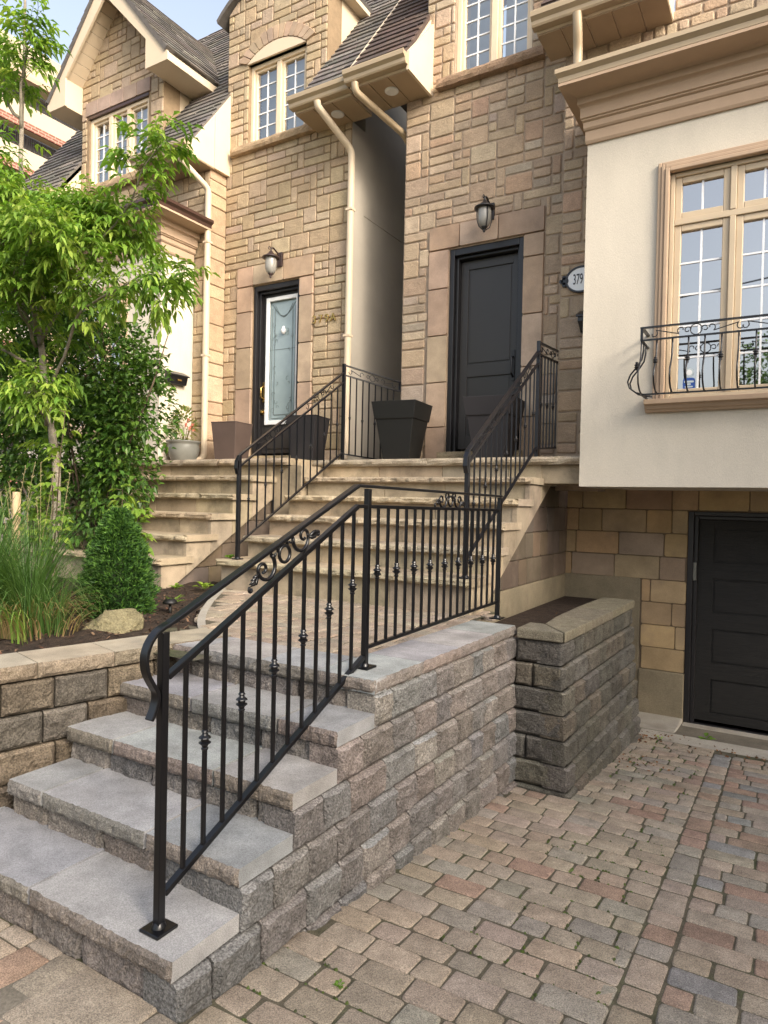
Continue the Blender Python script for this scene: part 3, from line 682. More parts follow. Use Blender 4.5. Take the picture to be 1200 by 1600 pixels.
# ---- right house
RH = thing('stone_house', 'pinkish brown stone townhouse with a panelled black door, cream stucco bay and garage', 'house', (-1.8, 6.65, ZL), 'stone townhouses')
dR = (-3.2, -2.368, .555, 2.736)
wR = (-3.19, -2.335, 4.56, 5.62)
b = MB(); wall_cells(b, -3.77, -1.9, .21, 4.46, YF, YF + .28, [dR, wR], MORT_R, 1); wall_cells(b, -3.53, -1.9, 4.46, 6.33, YF, YF + .28, [dR, wR], MORT_R, 1)
ar = arc_pts(-2.715, .815, 6.33, .35); b.prism([(x, YF, z) for x, z in ar], (0, .28, 0), MORT_R, 1)
ashlar(b, F, -3.77, -1.9, ZL - .02, 4.47, [(-3.44, -2.15, .4, 3.0), wR], seed=31, pal=PAL_R, jt=.014)
ashlar(b, F, -3.53, -1.9, 4.47, 6.72, [(wR[0], wR[1], 4.4, 5.75)], clip=[(-3.53, 4.4), (-1.9, 4.4)] + ar, seed=32, pal=PAL_R, jt=.014)
b.build('wall', [M['ashlar'], M['mortar']], RH)
b = MB(); coping_trim(b, F, -3.44, -3.2, ZL, 2.74, [.17, .38, .60, .82], True, TRIM_R, rnd); coping_trim(b, F, -2.368, -2.15, ZL, 2.74, [.2, .42, .65, .9], True, TRIM_R, rnd)
coping_trim(b, F, -3.44, -2.15, 2.745, 3.0, [.28, .62], False, TRIM_R, rnd); b.build('door_surround', M['trimstone'], RH)
b = MB(); ao = arc_pts(-2.76, .60, 5.68, .30, 13); ai = arc_pts(-2.76, .45, 5.62, .17, 13)
for k in range(13): stone(b, [ao[k], ao[k + 1], ai[k + 1], ai[k]][::-1], F, .009, .036, vary(rnd.choice(TRIM_R), .12, rnd), rnd, bev=.006)
b.build('arch_stones', M['trimstone'], RH)
b = MB(); b.prism([(x, YF - .029, z) for x, z in ai], (0, .1, 0)); b.build('arch_panel', M['fascia'], RH)
upper_window(RH, *wR, YF + .1, 2, 5, (False, False), M['blind'])
rough_sill(-3.37, -2.19, YF - .1, YF + .12, 4.46, 4.555, M['sandrough'], (.28, .19, .125), RH, 5)
b = MB(); a2 = arc_pts(-2.715, .95, 6.30, .41); a1 = arc_pts(-2.715, .93, 6.25, .40)
b.add([(x, 6.56, z) for x, z in a2] + [(x, 6.56, z) for x, z in a1] + [(x, 8.4, z) for x, z in a2] + [(x, 8.4, z) for x, z in a1],
    [(i, i + 1, n + i + 1, n + i) for i in range(n - 1)] + [(i, 2 * n + i, 2 * n + i + 1, i + 1) for i in range(n - 1)] + [(n + i, n + i + 1, 3 * n + i + 1, 3 * n + i) for i in range(n - 1)] + [(0, n, 3 * n, 2 * n), (n - 1, 3 * n - 1, 4 * n - 1, 2 * n - 1)], SH_B[1]); b.build('dormer_roof', M['shingle'], RH, fixn=True)
b = MB(); b.box(-3.53, -3.47, YF + .285, 8, 4.5, 6.33); b.build('dormer_cheek', M['fascia'], RH)
b = MB(); b.box(-1.96, -1.9, YF + .285, 8, 4.5, 6.33); b.build('dormer_cheek', M['fascia'], RH)
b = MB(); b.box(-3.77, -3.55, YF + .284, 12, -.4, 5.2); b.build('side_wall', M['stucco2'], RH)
roof_plane(RH, -4.195, -3.50, 6.10, 4.62, 8.95, SH_B, 61); roof_plane(RH, -3.50, -1.9, 7.6, 6.6, 8.95, SH_B, 64)
eave(RH, -4.19, -3.48, 6.13, 4.47, YF, lights=[(-3.80, 6.36)])
b = MB(); b.prism([(-3.475, YF, 4.44), (-3.475, 6.10, 4.44), (-3.475, 6.10, 4.63), (-3.475, YF, 5.24)], (.03, 0, 0)); b.build('eave_end_board', M['fascia'], RH)
rect_pipe(RH, [(-4.08, 6.06, 4.47), (-4.08, 6.08, 4.38), (-3.84, YF + .08, 4.17), (-3.83, YF + .35, 4.05), (-3.83, YF + .35, 0)], .068, M['gutter'])
# forward wing
b = MB(); wall_cells(b, -1.9, 6, .15, 4.3, YW, YW + .28, [(-1.5, 1.5, -1, 3.3)], MORT_R, 1); wall_cells(b, -.95, 3.2, 4.3, 6.8, YW, YW + .28, [], MORT_R, 1)
ashlar(b, F2, -1.9, 6, .2, 4.32, [(-1.5, 1.5, -1, 3.3)], seed=33, pal=PAL_R, jt=.014); ashlar(b, F2, -.95, 3.2, 4.32, 6.8, seed=34, pal=PAL_R, jt=.014)
b.build('wing_wall', [M['ashlar'], M['mortar']], RH)
roof_plane(RH, -2.06, -.955, 5.93, 4.36, 8.5, SH_B, 62)
eave(RH, -2.05, -.96, 5.95, 4.235, YW)
rect_pipe(RH, [(-1.665, 5.87, 4.25), (-1.665, 5.90, 4.12), (-1.68, 5.98, 3.98), (-1.68, 5.98, 3.53)], .072, M['gutter'])
# stucco bay over the garage
zb = .172
b = MB(); wBR = (-.87, .87, .87, 2.67)
wall_cells(b, -1.533, 1.533, zb, 3.08, YB, YB + .2, [wBR], (.5,) * 3, 0); b.box(-1.533, -1.333, YB + .2, YW + .1, zb, 3.08); b.box(1.333, 1.533, YB + .2, YW + .1, zb, 3.08); b.box(-1.333, 1.333, YB + .2, YG + .02, zb, zb + .12)
b.build('bay_wall', M['stucco'], RH)
cornice(RH, -1.533, 1.533, YB, 3.06, .5, .5, YW - .03, M['gutter'])
bay_window(RH, 0, .87, YB, .87, 2.67, 2.28, 4)
# front door
door_frame(RH, dR, YF, M['doordark'], .055, .22)
yd = YF + .15
b = MB(); X0, X1 = -3.115, -2.453
wall_cells(b, X0, X1, .60, 2.63, yd, yd + .04, [], (.5,) * 3, 0)
pn = [(X0 + .085, X1 - .075, 1.505, 2.535), (X0 + .085, X1 - .075, .74, 1.375)]
wall_cells(b, X0, X1, .60, 2.63, yd - .016, yd - .001, pn, (.5,) * 3, 0)
for p in pn: b.box(p[0] + .022, p[1] - .022, yd - .009, yd - .0005, p[2] + .022, p[3] - .022)
dr = b.build('door', M['doorblack'], RH, .003)
b = MB(); b.box(X1 - .062, X1 - .03, yd - .03, yd - .017, 1.30, 1.62); b.tube([(X1 - .046, yd - .03, 1.55), (X1 - .046, yd - .08, 1.53), (X1 - .046, yd - .08, 1.37), (X1 - .046, yd - .03, 1.34)], .011, 8); b.build('handle', M['doordark'], dr, .003)
rough_sill(-3.25, -2.32, YF - .12, YF + .28, ZL - .002, .553, M['sandrough'], (.30, .24, .15), RH, 9, 'door_sill')
# basement storey: garage wall, foundation
b = MB(); gd = (-.797, 1.90, -2.06, -.022)
wall_cells(b, -1.96, 3, -2.4, zb + .02, YG + .02, YG + .3, [gd], (.2, .15, .1), 1)
GW = [((.40, .285, .155), 3), ((.38, .28, .17), 2), ((.34, .255, .18), .8), ((.42, .30, .165), 2.5), ((.31, .235, .165), .5)]
bond(b, FX(YG + .02), -1.96, 3, -.685, .2237, 4, [.42, .42, .23], [(gd[0], gd[1], -2.2, -.022)], seed=71, pal=GW)
bond(b, FX(YG + .02), -1.20, -.797, -1.553, .2170, 4, [.42, .32], seed=77, pal=GW[:2] + GW[3:4])
b.build('garage_wall', [M['trimstone'], M['mortar']], RH)
b = MB(); b.box(-1.96, -1.21, YG + .009, YG + .03, -2.4, -.635); b.box(-1.209, -.797, YG - .008, YG + .03, -2.4, -1.555); b.build('foundation', M['concrete'], RH, .012)
b = MB(); wall_cells(b, gd[0], gd[1], gd[2], gd[3], YG + .0, YG + .14, [(gd[0] + .05, gd[1] - .05, -2, -.06)], (.5,) * 3, 0); wall_cells(b, gd[0] + .05, gd[1] - .05, -2.06, -.062, YG + .045, YG + .14, [(gd[0] + .085, gd[1] - .085, -2, -.095)], (.5,) * 3, 0); b.build('garage_frame', M['doordark'], RH, .005)
b = MB(); gx0, gx1 = gd[0] + .085, gd[1] - .085; yg = YG + .1
b.box(gx0, gx1, yg + .012, yg + .05, -1.985, -.097)
gh = 1.888 / 4; gp = []
for r in range(4):
    z0 = -1.985 + r * gh
    for c in range(3):
        a = lerp(gx0, gx1, c / 3); e = lerp(gx0, gx1, (c + 1) / 3); gp.append((a + .13 - (.0 if c else .0), e - .06, z0 + .075, z0 + gh - .075))
wall_cells(b, gx0, gx1, -1.985, -.097, yg - .004, yg + .011, gp, (.5,) * 3, 0)
for p in gp: b.box(p[0] + .018, p[1] - .018, yg + .002, yg + .0115, p[2] + .018, p[3] - .018)
for r in range(1, 4): b.box(gx0, gx1, yg - .006, yg - .0045, -1.985 + r * gh - .003, -1.985 + r * gh + .003)
gdoor = b.build('garage_door', M['garage'], RH, .004)
b = MB(); b.box(-.75, -.72, YG + .02, YG + .045, -.67, -.50); b.build('keypad', M['pot'], gdoor, .006)
b = MB(); b.box(-1.5, 5, YF + .8, 12, -2.3, 4.4); b.box(-3.5, -1.5, YF + .75, 12, -.3, 4.4); b.build('core', M['towerdark'], RH)

# ------------------------------------------------------------------ cast stone entrance stairs
SAND = [(.37, .30, .205), (.345, .28, .195), (.40, .325, .23), (.335, .28, .205)]
def stair(label, x0, x1, ys, zs, side_x, right_panel, wall_y1, label_group, seed):
    st = thing('stone_staircase', label, 'staircase', ((x0 + x1) / 2, ys[0], -.78), label_group)
    rnd = random.Random(seed)
    zprev = -.80
    for k, (y, z) in enumerate(zip(ys, zs)):
        ynext = ys[k + 1] if k + 1 < len(ys) else YF
        b = MB(); n = 30
        rblock(b, (x0, y, z - .058), (1, 0, 0), (0, 0, 1), (0, -1, 0), x1 - x0, .058, (ynext - y + .11 if k < 4 else YF - y), vary(rnd.choice(SAND), .06, rnd), n * 2, 4, .026, .004, seed * 10 + k, 1, 0, vary(rnd.choice(SAND), .08, rnd), freq=13, ragged=.022)
        b.build('tread', [M['sandstone'], M['sandrough']], st)
        r = MB(); xx = x0 + .02; yr = y + .06
        while xx < x1 - .05:
            w = rnd.uniform(.5, .95); xe = min(xx + w, x1 - .05)
            if x1 - .05 - xe < .2: xe = x1 - .05
            r.box(xx, xe - .005, yr, yr + .08, zprev - .003, z - .0585, vary(rnd.choice(SAND), .1, rnd)); xx = xe
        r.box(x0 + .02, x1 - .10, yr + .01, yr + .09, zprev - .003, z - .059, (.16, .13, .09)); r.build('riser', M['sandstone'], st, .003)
        zprev = z
    # body under the treads
    b = MB()
    for k, (y, z) in enumerate(zip(ys, zs)):
        ynext = ys[k + 1] if k + 1 < len(ys) else YF - .002
        b.box(x0 + .02, x1 - .15, y + .13, YF - .001 if k + 1 == len(ys) else ynext + .14, -1.2 if k == 0 else zs[k - 1] - .12, z - .06, (.25, .2, .14))
    b.build('core', M['mortar'], st)
    return st
ZS = [-.526, -.333, -.14, .052, .244]
yR = [4.35, 4.69, 4.987, 5.276, 5.58]; yL = [4.02, 4.303, 4.605, 4.888, 5.17]
SR = stair('pale sandstone steps rising to the black panelled door, iron rail on each side', -4.30, -1.88, yR, ZS, -1.81, True, YG, 'entrance stairs', 3)
SLf = stair('pale sandstone steps left of the near black rail, half behind the dwarf conifer and shrubs', -7.6, -4.62, yL, ZS, -4.53, True, YG, 'entrance stairs', 4)
def stringer(st, xs, ys, yl, seed, lz):
    """sawtooth stone side panels and the slanting lower edge"""
    rnd = random.Random(seed)
    ye = [*ys, yl]
    b = MB()
    for k in range(5):
        y0, y1 = ye[k] + .05, ye[k + 1] + .05; zt = ZS[k] - .0595; y1 = min(y1, lz[0] + (zt - .012 - lz[1]) / lz[2])
        lo = lambda y: lz[1] + lz[2] * (y - lz[0])
        b.prism([(xs, y0, lo(y0)), (xs, y1 - .004, lo(y1)), (xs, y1 - .004, zt), (xs, y0, zt)], (.045, 0, 0), vary(rnd.choice(SAND), .1, rnd))
    y0 = ye[5] + .05
    b.prism([(xs, y0, lo(y0)), (xs, y0 + .34, lo(y0 + .34)), (xs, YF - .01, lo(y0 + .34)), (xs, YF - .01, ZL - .072), (xs, y0, ZL - .072)], (.045, 0, 0), SAND[0])
    b.build('side_panel', M['sandstone'], st, .003, fixn=True)
stringer(SR, -1.945, yR, 5.885, 5, (4.972, -.58, .615)); stringer(SLf, -4.70, yL, 5.46, 6, (4.41, -.666, .60))
# stone wall under the right side of the near stair
b = MB(); b.prism([(-2.1, 5.0, -.69), (-2.1, YG + .02, -.69), (-2.1, YG + .02, .205), (-2.1, 6.4, .205)], (.145, 0, 0), (.2, .16, .12), 1)
GS_SHADE = [((.125, .095, .068), 3), ((.115, .092, .075), 2), ((.14, .103, .068), 2), ((.12, .09, .068), 1)]  # stones darkened: the shade under the stairs is put into their colour
bond(b, FYp(-1.955), 4.7, YG + .015, -.685, .2237, 4, [.40, .40, .21], clip=[(4.85, -.69), (7, -.69), (7, .205), (6.31, .205)], seed=81, pal=GS_SHADE); b.build('side_wall', [M['trimstone'], M['mortar']], SR)
b = MB(); b.box(-2.1, -1.945, 4.72, YG + .008, -2.4, -.69); b.build('foundation', M['concrete'], SR, .01)
b = MB(); b.prism([(-4.78, 4.2, -.9), (-4.78, 6.0, -.9), (-4.78, 6.0, .27), (-4.78, 4.2, -.81)], (.045, 0, 0), (.2, .16, .12), 1); bond(b, FYp(-4.735), 4.20, 6.0, -.86, .2137, 6, [.38, .2], clip=[(4.2, -.86), (6.0, -.86), (6.0, .27), (4.2, -.80)], seed=82, pal=GS_SHADE); b.build('side_wall', [M['trimstone'], M['mortar']], SLf)
# landing shared by both doors
LD = thing('stone_landing', 'long sandstone landing slab under both doorways, at the top of the stairs', 'landing', (-4.2, 6.2, ZL))
rl = random.Random(77)
for (a, c, y) in ((-9.4, -6.9, 5.46), (-6.897, -5.4, 5.46), (-5.397, -4.42, 5.46), (-4.417, -3.03, 5.88), (-3.027, -1.24, 5.88)):
    b = MB(); rblock(b, (a, y, ZL - .07), (1, 0, 0), (0, 0, 1), (0, -1, 0), c - a, .07, YF - y + .0, vary(SAND[3], .08, rl), 18, 3, .022, .004, int(a * 10) + 200, 1, 0, vary(SAND[0], .08, rl), freq=10, ragged=.016); b.build('slab', [M['sandstone'], M['sandrough']], LD)
b = MB()
for (x0, x1, y) in ((-7.6, -4.68, 5.52), (-4.3, -1.93, 5.94)):
    xx = x0
    while xx < x1 - .01:
        xe = min(xx + rl.uniform(.55, .9), x1)
        if x1 - xe < .25: xe = x1
        b.box(xx, xe - .005, y, y + .1, .24, ZL - .0715, vary(rl.choice(SAND), .1, rl)); xx = xe
b.box(-4.66, -4.3, 5.55, 6.6, -.8, ZL - .075, SAND[1]); b.box(-1.90, -1.25, 5.945, YF - .02, .2, ZL - .0715, SAND[0])
b.build('riser', M['sandstone'], LD, .003)
b = MB(); b.box(-4.49, -3.78, YF, 12, .2, ZL - .01); b.build('passage_floor', M['concrete'], LD)

# ------------------------------------------------------------------ railings
def knuckle(mb, x, y, z, r=.012):
    s = r / .012
    pr = [(.0075, -.036), (.0105, -.034), (.013, -.028), (.009, -.024), (.012, -.017), (.020, -.011), (.0215, -.008), (.0135, -.003), (.0135, .003), (.0215, .008), (.020, .011), (.012, .017), (.009, .024), (.013, .028), (.0105, .034), (.0075, .036)]
    mb.lathe([(a * s, z + c * s) for a, c in pr], x, y, 12, sm=False)
def spiral(c, r0, r1, a0, a1, A, B, n=18):
    c = V(c); return [c + (A * math.cos(lerp(a0, a1, t / n)) + B * math.sin(lerp(a0, a1, t / n))) * lerp(r0, r1, t / n) for t in range(n + 1)]
def ornament(rail, c, A, B, s, mat, leaves=True):
    """two mirrored scrolls round a ring, acanthus tips at the ends; A along the rail, B across"""
    c = V(c); b = MB(); A = V(A).normalized(); B = V(B).normalized(); X = A.cross(B)
    fl = .9
    for sg in (1, -1):
        AA = A * sg
        # big C scroll: opens away from the centre
        c1 = c + AA * (.115 * s) + B * (.004 * s)
        pts = spiral(c1, .05 * s, .05 * s, R(150), R(360), AA, B, 14) + spiral(c1 + AA * .022 * s, .028 * s, .012 * s, R(0), R(300), AA, B, 16)
        b.tube(pts, [lerp(.0075, .0055, i / len(pts)) * s * 1.1 for i in range(len(pts))], 6)
        c2 = c + AA * (.055 * s) + B * (.030 * s)
        pts = spiral(c2, .026 * s, .01 * s, R(200), R(-160), AA, B, 16); b.tube(pts, [lerp(.007, .005, i / len(pts)) * s for i in range(len(pts))], 6)
        if leaves:
            o = c + AA * (.165 * s) - B * (.010 * s)
            for k in range(5):
                an = R(-38 + 17 * k); d = AA * math.cos(an) + B * math.sin(an) * .55; L = (.07 - .010 * abs(k - 1.5)) * s
                side = d.cross(X).normalized()
                p = [o, o + d * L * .35 + side * .008 * s + X * .004 * s, o + d * L * .75 + side * .005 * s + X * .010 * s, o + d * L + side * .006 * s + X * .004 * s]
                b.tube(p, [.004 * s, .0095 * s, .008 * s, .002 * s], 6, flat=.6)
            tip = o + AA * .062 * s - B * .022 * s
            b.tube(spiral(tip, .012 * s, .004 * s, R(90), R(-200), AA, B, 8), .0055 * s, 6)
    b.tube(spiral(c - B * .004 * s, .033 * s, .033 * s, 0, R(360), A, B, 18), .0072 * s, 6, cap=False)
    return b.build('scroll_ornament', mat, rail, fixn=False)
def scurve(b, c, A, B, L, h, r):
    """thin S scroll"""
    c = V(c); A = V(A).normalized(); B = V(B).normalized()
    pts = [c + A * (-L * .5) + B * (h * .1)]
    p1 = spiral(c - A * L * .38 + B * h * .08, h * .10, h * .38, R(200), R(-60 + 0), A, B, 12)
    p2 = spiral(c + A * L * .38 - B * h * .08, h * .38, h * .10, R(120), R(380), A, B, 12)
    b.tube(p1 + p2, r, 5)

FRl = thing('iron_railing', 'glossy new black iron railing with leaf scrolls on the grey block steps', 'railing', (-1.69, 2.0, -.8), 'black iron railings')
xr = -1.69; ir = M['iron']
def post(rail, x, y, z0, z1, mat, w=.028, plate=.086, name='post'):
    b = MB(); b.box(x - w / 2, x + w / 2, y - w / 2, y + w / 2, z0, z1); p = b.build(name, mat, rail, .003)
    if plate:
        q = MB(); q.box(x - plate / 2, x + plate / 2, y - plate / 2, y + plate / 2, z0, z0 + .011); q.build('base_plate', mat, p, .004)
        w2 = MB(); w2.lathe([(w * .85, z0 + .011), (w * .72, z0 + .02), (w * .5, z0 + .028)], x, y, 12); w2.build('weld_collar', mat, p)
    return p
post(FRl, xr, 1.492, -1.379, -.425, ir); post(FRl, xr, 2.692, -.779, .062, ir); post(FRl, xr, 4.385, -.779, .05, ir)
# sloped handrail with its curled volute, lower rail, bottom rail
hs = (.074 + .405) / (2.60 - 1.51)
b = MB()
hp = [(1.475 - .0, -.415), (1.45, -.432), (1.428, -.462), (1.418, -.50), (1.425, -.545), (1.447, -.585), (1.462, -.61), (1.464, -.635), (1.455, -.665), (1.44, -.695)]
def smooth(P_, k=5):
    out = []
    for i in range(len(P_) - 1):
        p0, p1, p2, p3 = P_[max(i - 1, 0)], P_[i], P_[i + 1], P_[min(i + 2, len(P_) - 1)]
        for j in range(k):
            t = j / k; out.append(.5 * ((2 * p1) + (p2 - p0) * t + (2 * p0 - 5 * p1 + 4 * p2 - p3) * t * t + (3 * p1 - p0 - 3 * p2 + p3) * t ** 3))
    return out + [P_[-1]]
path = [V((xr, 2.60, .074)), V((xr, 1.53, -.394))] + smooth([V((xr, 1.51, -.402))] + [V((xr, a, c)) for a, c in hp])
# flat bar sweep
vs = []; kk = len(path)
for i, p in enumerate(path):
    t = (path[min(i + 1, kk - 1)] - path[max(i - 1, 0)]).normalized(); nrm = V((1, 0, 0)).cross(t).normalized()
    w = .0165; h = .0065 if i > 1 else .008
    vs += [p + V((w, 0, 0)) + nrm * h, p + V((-w, 0, 0)) + nrm * h, p + V((-w, 0, 0)) - nrm * h, p + V((w, 0, 0)) - nrm * h]
b.add(vs, [(i * 4 + j, i * 4 + (j + 1) % 4, (i + 1) * 4 + (j + 1) % 4, (i + 1) * 4 + j) for i in range(kk - 1) for j in range(4)] + [(0, 1, 2, 3), (kk * 4 - 1, kk * 4 - 2, kk * 4 - 3, kk * 4 - 4)])
b.bar((xr, 2.602, .074), (xr, 4.405, .059), .033, .014)
b.build('handrail', ir, FRl, .003, fixn=True)
b = MB(); b.bar((xr, 1.508, -.572), (xr, 2.60, -.022), .025, .020); b.bar((xr, 2.60, -.020), (xr, 4.37, -.036), .022, .017); b.build('upper_rail', ir, FRl, .002)
b = MB(); b.bar((xr, 1.508, -1.270), (xr, 2.676, -.726), .025, .020); b.bar((xr, 2.708, -.684), (xr, 4.37, -.662), .022, .016); b.build('bottom_rail', ir, FRl, .002)
def baluster(rail, x, y, z0, z1, mat, w=.0125, kn=None, kr=.012):
    b = MB(); b.box(x - w / 2, x + w / 2, y - w / 2, y + w / 2, z0, z1); o = b.build('baluster', mat, rail)
    if kn is not None:
        k = MB(); knuckle(k, x, y, kn, kr); k.build('collar', mat, o)
zt = lambda y: -.572 + (y - 1.515) * (.548 / 1.085); zbm = lambda y: -1.262 + (y - 1.515) * (.54 / 1.155)
for i in range(12):
    y = 1.588 + i * .0898
    baluster(FRl, xr, y, zbm(y), zt(y), ir, kn=(lerp(zbm(y), zt(y), .52) if i % 2 == 1 else None))
for i in range(17):
    y = 2.79 + i * .0935
    baluster(FRl, xr, y, -.684 + .013 * i / 10, -.023 - .0009 * i, ir, kn=(-.335 - .002 * i if i % 2 == 0 else None))
d = V((0, 1.085, .525)).normalized()
ornament(FRl, (xr, 2.085, -.206), d, V((1, 0, 0)).cross(d), 1.0, ir)
ornament(FRl, (xr, 3.60, .018), (0, 1, 0), (0, 0, 1), .88, ir)

def stair_rail(label, x, yn, yp, zn0, zp0, end, mat, blue=False):
    rl = thing('iron_railing', label, 'railing', (x, yn, zn0), 'black iron railings')
    zt0, zt1 = .40 - .02, 1.385; 
    post(rl, x, yn, zn0, .385, mat, .032, .075); post(rl, x, yp, zp0, 1.475, mat, .032, 0)
    b = MB(); pts = [V((x, yp, zt1)), V((x, yn + .05, zt0 + .035)), V((x, yn + .0, zt0)), V((x, yn - .035, zt0 - .05)), V((x, yn - .04, zt0 - .11)), V((x, yn - .02, zt0 - .16))]
    vs = []; kk = len(pts)
    for i, p in enumerate(pts):
        t = (pts[min(i + 1, kk - 1)] - pts[max(i - 1, 0)]).normalized(); nrm = V((1, 0, 0)).cross(t).normalized(); w, h = .017, .007
        vs += [p + V((w, 0, 0)) + nrm * h, p + V((-w, 0, 0)) + nrm * h, p + V((-w, 0, 0)) - nrm * h, p + V((w, 0, 0)) - nrm * h]
    b.add(vs, [(i * 4 + j, i * 4 + (j + 1) % 4, (i + 1) * 4 + (j + 1) % 4, (i + 1) * 4 + j) for i in range(kk - 1) for j in range(4)] + [(0, 1, 2, 3), (kk * 4 - 1, kk * 4 - 2, kk * 4 - 3, kk * 4 - 4)])
    e = V(end); pz = V((x, yp, 1.462)); e0 = V((e.x, e.y, e.z)); b.bar(pz, e0, .03, .014); b.bar(e0 + V((0, 0, .007)), e0 - V((0, 0, .11)), .03, .014, (0, 1, 0)); b.build('handrail', mat, rl, .002, fixn=True)
    dz = -.105
    m0 = V((x, yn + .015, zt0 + .02 + dz)); m1 = V((x, yp, zt1 + dz)); r0 = V((x, yp, 1.462 + dz)); r1 = e0 + V((0, 0, dz))
    b = MB(); b.bar(m0, m1, .022, .014); b.bar(r0, r1, .022, .014); b.build('upper_rail', mat, rl)
    l0 = V((x, yn + .015, zn0 + .14)); l1 = V((x, yp, zp0 + .09)); q0 = V((x, yp, zp0 + .075)); q1 = V((e.x, e.y, e.z - .90))
    b = MB(); b.bar(l0, l1, .022, .014); b.bar(q0, q1, .022, .014); b.build('bottom_rail', mat, rl)
    n = 14
    for i in range(1, n):
        t = i / n; a = l0.lerp(l1, t); c = m0.lerp(m1, t); baluster(rl, x, a.y, a.z, c.z, mat, .011, lerp(a.z, c.z, .47) if i % 2 == 1 else None, .0095)
    n = 9
    for i in range(1, n):
        t = i / n; a = q0.lerp(q1, t); c = r0.lerp(r1, t); bb = MB(); bb.bar(a, c, .011, .011, (0, 1, 0)); o = bb.build('baluster', mat, rl)
        if i % 2 == 1: k = MB(); knuckle(k, a.x, a.y, lerp(a.z, c.z, .47), .0095); k.build('collar', mat, o)
    d = (m1 - m0).normalized(); bx = V((1, 0, 0)).cross(d); mid = V((0, 0, -dz / 2))
    for t in (.27, .73):
        b = MB(); c = m0.lerp(m1, t) + mid
        for u in (-.17, .17): scurve(b, c + d * u, d, bx * (1 if u > 0 else -1), .22, .085, .0042)
        b.tube(spiral(c, .036, .036, 0, R(360), d, bx, 14), .0042, 5, cap=False)
        b.tube(spiral(c + d * .06, .024, .01, R(180), R(-150), d, bx, 10), .0042, 5); b.tube(spiral(c - d * .06, .024, .01, R(0), R(330), d, bx, 10), .0042, 5)
        b.build('scroll_ornament', mat, rl)
    b = MB(); d = (r1 - r0).normalized(); bx = V((0, 0, 1)); c = r0.lerp(r1, .5) + mid
    for u in (-.2, .2): scurve(b, c + d * u, d, bx * (1 if u > 0 else -1), .2, .08, .0042)
    b.tube(spiral(c, .034, .034, 0, R(360), d, bx, 14), .0042, 5, cap=False); b.tube(spiral(c + d * .055, .022, .01, R(180), R(-150), d, bx, 10), .0042, 5); b.tube(spiral(c - d * .055, .022, .01, R(0), R(330), d, bx, 10), .0042, 5)
    b.build('scroll_ornament', mat, rl)
    return rl
stair_rail('weathered black iron stair rail between the two pale staircases, rusty at its foot', -4.12, 4.44, 6.03, -.526, ZL, (-3.755, 6.60, 1.345), M['oldiron'])
stair_rail('black iron stair rail in front of the panelled door, nearest the cream bay', -1.95, 4.42, 5.93, -.526, ZL, (-1.90, 6.60, 1.475), M['oldiron'])

# bellied window guard
WG = thing('window_guard', 'bellied black iron balconet across the large bay window', 'window guard', (0, 5.7, .87))
yt, x0, x1 = 5.54, -1.005, 1.005
b = MB(); b.bar((x0, yt, 1.392), (x1, yt, 1.392), .026, .012); b.bar((x0, yt, 1.395), (x0, YB, 1.395), .026, .012, ); b.bar((x1, yt, 1.395), (x1, YB, 1.395), .026, .012); b.build('handrail', M['oldiron'], WG)
b = MB(); b.bar((x0, yt, 1.296), (x1, yt, 1.296), .018, .012); b.bar((x0, yt, 1.296), (x0, YB, 1.296), .018, .012); b.bar((x0, yt + .06, .887), (x1, yt + .06, .887), .018, .012); b.bar((x0, yt + .06, .887), (x0, YB, .887), .018, .012); b.bar((x0 + .0, yt, 1.392), (x0 + .0, yt, 1.296), .018, .018, (0, 1, 0)); b.build('rails', M['oldiron'], WG)
def belly(x, yq, dirv, kn):
    prof = [(0, 1.296), (.0, 1.235), (-.012, 1.17), (-.05, 1.11), (-.095, 1.055), (-.115, 1.0), (-.10, .95), (-.05, .91), (.01, .893), (.06, .887)]
    b = MB(); D = V(dirv); pts = [V((x, yq, 0)) + D * (-a if dirv != (0, -1, 0) else -a) + V((0, 0, z)) for a, z in prof]
    b.tube(pts, .0068, 6); o = b.build('baluster', M['oldiron'], WG)
    if kn: k = MB(); p = pts[3]; knuckle(k, p.x, p.y, p.z + .01, .011); k.build('collar', M['oldiron'], o)
for i in range(19):
    x = lerp(x0, x1, i / 18); belly(x, yt, (0, -1, 0), i % 2 == 1)
for i in range(1, 3):
    y = lerp(yt, YB, i / 3); belly(x0, y, (-1, 0, 0), i % 2 == 1); belly(x1, y, (1, 0, 0), i % 2 == 1)
for c in (-.62, 0, .62):
    b = MB()
    for u in (-.2, .2): scurve(b, (c + u, yt, 1.344), (1, 0, 0), (0, 0, 1 if u > 0 else -1), .26, .085, .0042)
    b.tube(spiral((c, yt, 1.344), .04, .04, 0, R(360), V((1, 0, 0)), V((0, 0, 1)), 16), .0042, 5, cap=False)
    b.tube(spiral((c + .06, yt, 1.344), .026, .01, R(180), R(-150), V((1, 0, 0)), V((0, 0, 1)), 10), .0042, 5); b.tube(spiral((c - .06, yt, 1.344), .026, .01, R(0), R(330), V((1, 0, 0)), V((0, 0, 1)), 10), .0042, 5)
    b.build('scroll_ornament', M['oldiron'], WG)

